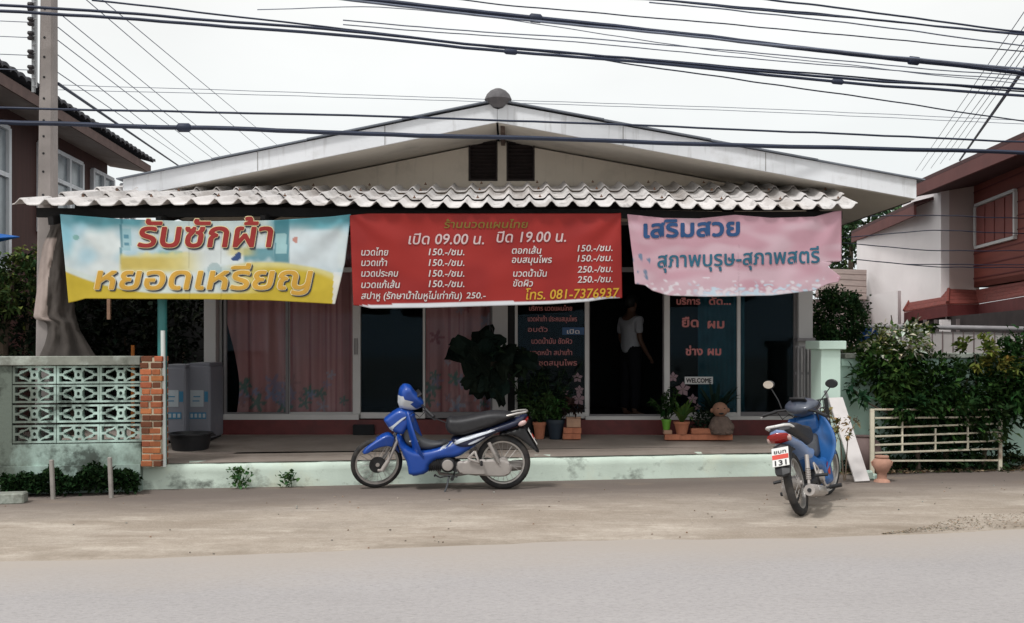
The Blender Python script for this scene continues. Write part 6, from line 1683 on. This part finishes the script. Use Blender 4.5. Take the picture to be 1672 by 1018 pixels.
m = MB(); dn_ = Vector((0, 0, -.10)); m.prism([eL0 + dn_ + Vector((-.06, 0, 0)), eL1 + dn_ + Vector((-.06, -.1, 0)), eL1 + Vector((-.06, -.1, -.26)), eL0 + Vector((-.06, 0, -.26))], (-.03, 0, 0)); m.build('fascia', M('brown_fascia', (.12, .075, .065), .8, var=.2), lh)
wo = Vector((-.80, 0, 0))
m = MB(); m.prism([eL0 + Vector((-.1, 0, -.25)), eL1 + Vector((-.1, -.12, -.25)), eL1 + wo + Vector((-.1, -.12, -.12)), eL0 + wo + Vector((-.1, 0, -.12))], (0, 0, .015)); m.build('soffit', M('eave_board_grey', (.30, .26, .24), .85, var=.15, scale=3), lh)
w0 = Vector((eL0.x, eL0.y, 0)) + wo; w1 = Vector((eL1.x, eL1.y - .5, 0)) + wo
m = MB(); m.prism([(w0.x, w0.y, 0), (w1.x, w1.y, 0), (w1.x, w1.y, 5.15), (w0.x, w0.y, 5.15)], (-.15, 0, 0))
m.prism([(w1.x - .16, w1.y, 0), (w1.x - 4, w1.y, 0), (w1.x - 4, w1.y, 6.0), (w1.x - .16, w1.y, 5.15)], (0, -.15, 0)); m.build('wall', mt_lwood, lh)
def onleft(x):
    k = (x - CX) / F; d_ = w1 - w0; t_ = (k * w0.y - w0.x) / (d_.x - k * d_.y); return w0 + d_ * t_
mt_lglass = M('grey_window_glass', (.22, .25, .27), .25, var=.3, scale=2, spec=.6)
def lwin(xa, xb, z0, z1, split):
    A, B = onleft(xa) + Vector((.04, 0, 0)), onleft(xb) + Vector((.04, 0, 0)); m = MB()
    for z in (z0, z1, z0 + (z1 - z0) * .66): m.bar(A + Vector((0, 0, z)), B + Vector((0, 0, z)), .07, .07)
    for i in range(split + 1): p = A.lerp(B, i / split); m.bar(p + Vector((0, 0, z0)), p + Vector((0, 0, z1)), .075, .075)
    o = m.build('window', mt_white, lh)
    m = MB(); m.prism([A + Vector((-.02, 0, z0)), B + Vector((-.02, 0, z0)), B + Vector((-.02, 0, z1)), A + Vector((-.02, 0, z1))], (-.015, 0, 0)); m.build('pane', mt_lglass, o)
lwin(-40, 9, 2.6, 4.75, 2); lwin(61, 130, 3.3, 4.78, 3); lwin(148, 181, 3.3, 4.78, 2); lwin(196, 215, 3.3, 4.78, 2)
# blue awning tip of the left house
m = MB(); a = W(32, 388, 12.2)
m.prism([a, a + Vector((-.6, .1, .09)), a + Vector((-.6, -.5, -.10))], (0, 0, .012)); m.prism([a, a + Vector((-.6, -.5, -.10)), a + Vector((-.6, -.1, -.16))], (0, 0, .010))
m.bar(a + Vector((-.5, -.2, -.05)), (a.x - .5, a.y - .2, 0), .03, .03)
tag(m.build('blue_canopy', M('blue_canopy_cloth', (.02, .13, .45), .7), loc=(a.x - .5, a.y - .2, 0)), 'pointed corner of a bright blue cloth canopy at the left edge', 'canopy')
# trees behind the left fence
plant_thing('mango_tree', 'leafy green tree with dark lower branches at the left edge behind the fence', 'tree', (xat(20, 12), 12.0, 0),
    [((Cc(12, 470, 12.0), (.50, .45, .42), 1500, .10, (.035, .065, .022)), dict(accent=((.10, .14, .04), .12))), (Cc(15, 545, 12.1), (.5, .4, .35), 900, .10, (.010, .018, .010)), ((Cc(50, 425, 12.2), (.14, .14, .2), 160, .08, (.10, .12, .035)), dict(hollow=.2))],
    trunk=[([(xat(8, 12), 12, 0), W(5, 560, 12), W(20, 460, 12)], .09), ([W(40, 620, 12.1), W(45, 520, 12.1), W(50, 430, 12.2)], .025)])
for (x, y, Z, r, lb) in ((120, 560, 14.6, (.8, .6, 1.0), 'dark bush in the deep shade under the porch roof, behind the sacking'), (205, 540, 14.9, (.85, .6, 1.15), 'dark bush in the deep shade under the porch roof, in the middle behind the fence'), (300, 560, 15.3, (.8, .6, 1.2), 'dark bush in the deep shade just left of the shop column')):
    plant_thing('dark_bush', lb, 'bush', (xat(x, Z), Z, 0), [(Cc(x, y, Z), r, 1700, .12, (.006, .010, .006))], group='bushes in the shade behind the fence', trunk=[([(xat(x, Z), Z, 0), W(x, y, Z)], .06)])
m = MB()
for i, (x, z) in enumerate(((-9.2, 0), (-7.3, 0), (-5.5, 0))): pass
m.box((xat(170, 17.5), 17.6, 1.35), (6.2, .15, 2.7)); tag(m.build('dark_backdrop', M('backdrop_black', (.008, .008, .008), .9, var=.3), loc=(xat(170, 17.5), 17.6, 0)), 'added black backdrop panel that keeps the gap beyond the left bushes dark', 'wall')  # panel added behind the bushes so the gap under the porch stays dark
m = MB(); b = W(206, 600, 12.2); t_ = W(206, 492, 12.2); p = W(178, 490, 11.2)
m.bar(W(178, 522, 11.2), W(178, 488, 11.2), .035, .035); tag(m.build('hanging_stick', mt_tan, loc=W(178, 488, 11.2)), 'pale stick hanging below the laundry banner in the dark', 'stick')
m = MB(); m.bar((xat(217, 11.0), 11.0, .3), W(217, 564, 11.0), .03, .03); tag(m.build('orange_stake', M('orange_paint', (.45, .14, .02), .7), loc=(xat(217, 11), 11.0, .3)), 'thin orange stake showing over the fence coping', 'stake')

# ---------------------------------------------------------------- the person in the doorway
Yp = 14.3
px_ = xat(1030, Yp); pz0 = .40; 
t = thing('person', 'person in a white short sleeved shirt and dark trousers standing in the open doorway', 'person', (px_, Yp, pz0), local=True)
def skin(name, verts, edges, radii, mat, parent, root=0, sub=2):
    me = bpy.data.meshes.new(name); me.from_pydata(verts, edges, []); me.update()
    o = bpy.data.objects.new(name, me); COL.objects.link(o)
    md = o.modifiers.new('skin', 'SKIN'); md.use_smooth_shade = True
    me.skin_vertices.new() if not me.skin_vertices else None
    sv = me.skin_vertices[0].data
    for i, r in enumerate(radii):
        sv[i].radius = r if isinstance(r, tuple) else (r, r); sv[i].use_root = (i == root)
    s2 = o.modifiers.new('sub', 'SUBSURF'); s2.levels = sub; s2.render_levels = sub
    dg = bpy.context.evaluated_depsgraph_get(); dg.update(); mm = bpy.data.meshes.new_from_object(o.evaluated_get(dg))
    bpy.data.objects.remove(o)
    mm.name = name; mm.materials.clear(); mm.materials.append(mat); mm.polygons.foreach_set('use_smooth', [True] * len(mm.polygons))
    o = bpy.data.objects.new(name, mm); COL.objects.link(o); o.parent = parent; OFF[o.name] = Vector(); return o
V = [(0, 0, .95), (0, 0, 1.10), (0, .0, 1.28), (0, .0, 1.40), (0, -.005, 1.50), (0, -.02, 1.58), (0, -.02, 1.68)]
Rr = [(.15, .105), (.13, .095), (.155, .105), (.14, .09), (.055, .055), (.075, .085), (.065, .075)]
E_ = [(i, i + 1) for i in range(6)]
def chain(start, pts):
    i = start
    for (p, r) in pts:
        V.append(p); Rr.append(r); E_.append((i, len(V) - 1)); i = len(V) - 1
    return i
for sg in (1, -1):
    chain(0, [((sg * .095, 0, .86), (.09, .095)), ((sg * .10, .0, .48), (.058, .06)), ((sg * .105, .02, .30), (.055, .058)), ((sg * .11, .03, .08), .038), ((sg * .12, -.08, .03), (.04, .028)), ((sg * .125, -.15, .02), (.035, .018))])
    h = chain(3, [((sg * .17, 0, 1.38), (.055, .055)), ((sg * .205, .02, 1.26), .045), ((sg * .215, .01, 1.10), .038), ((sg * .20, -.10, .95), .032), ((sg * .195, -.16, .88), .025), ((sg * .19, -.20, .84), (.034, .018))])
    for k in range(4): chain(h, [((sg * (.165 + .016 * k), -.225, .80 + .003 * k), .008), ((sg * (.165 + .016 * k), -.235, .765 - .006 * (k in (1, 2))), .0075)])
    chain(h, [((sg * .155, -.215, .835), .010), ((sg * .145, -.235, .81), .008)])
skin('body', V, E_, Rr, M('skin', (.15, .08, .055), .6), t)
mt_shirt = M('white_shirt', (.46, .46, .50), .9, var=.05, scale=6, bump=.2, bscale=12)
Vs = [(0, 0, .84), (0, 0, 1.08), (0, 0, 1.27), (0, 0, 1.40), (0, -.003, 1.45)]; Rs = [(.186, .14), (.172, .13), (.178, .125), (.155, .105), (.075, .075)]; Es = [(i, i + 1) for i in range(4)]
for sg in (1, -1):
    k = len(Vs); Vs += [(sg * .18, 0, 1.39), (sg * .20, .02, 1.28), (sg * .212, .02, 1.17)]; Rs += [.066, .064, .062]; Es += [(3, k), (k, k + 1), (k + 1, k + 2)]
skin('shirt', Vs, Es, Rs, mt_shirt, t)
Vt = [(0, 0, 1.12), (0, 0, .92)]; Rt = [(.160, .118), (.172, .125)]; Et = [(0, 1)]
for sg in (1, -1):
    k = len(Vt); Vt += [(sg * .098, 0, .84), (sg * .102, 0, .48), (sg * .106, .02, .10)]; Rt += [(.10, .105), (.078, .08), (.068, .07)]; Et += [(1, k), (k, k + 1), (k + 1, k + 2)]
skin('trousers', Vt, Et, Rt, M('dark_trousers', (.006, .006, .010), .9), t)
m = MB(); m.ball((0, .0, 1.645), (.088, .098, .11), 18, 12); m.build('hair', M('black_hair', (.008, .007, .007), .6), t, smooth=80)
for sg in (1, -1): m = MB(); m.ball((sg * .082, -.02, 1.60), (.012, .018, .03), 8, 6); m.build('ear', bpy.data.materials['skin'], t, smooth=80)
t.rotation_euler = (0, 0, R(122))
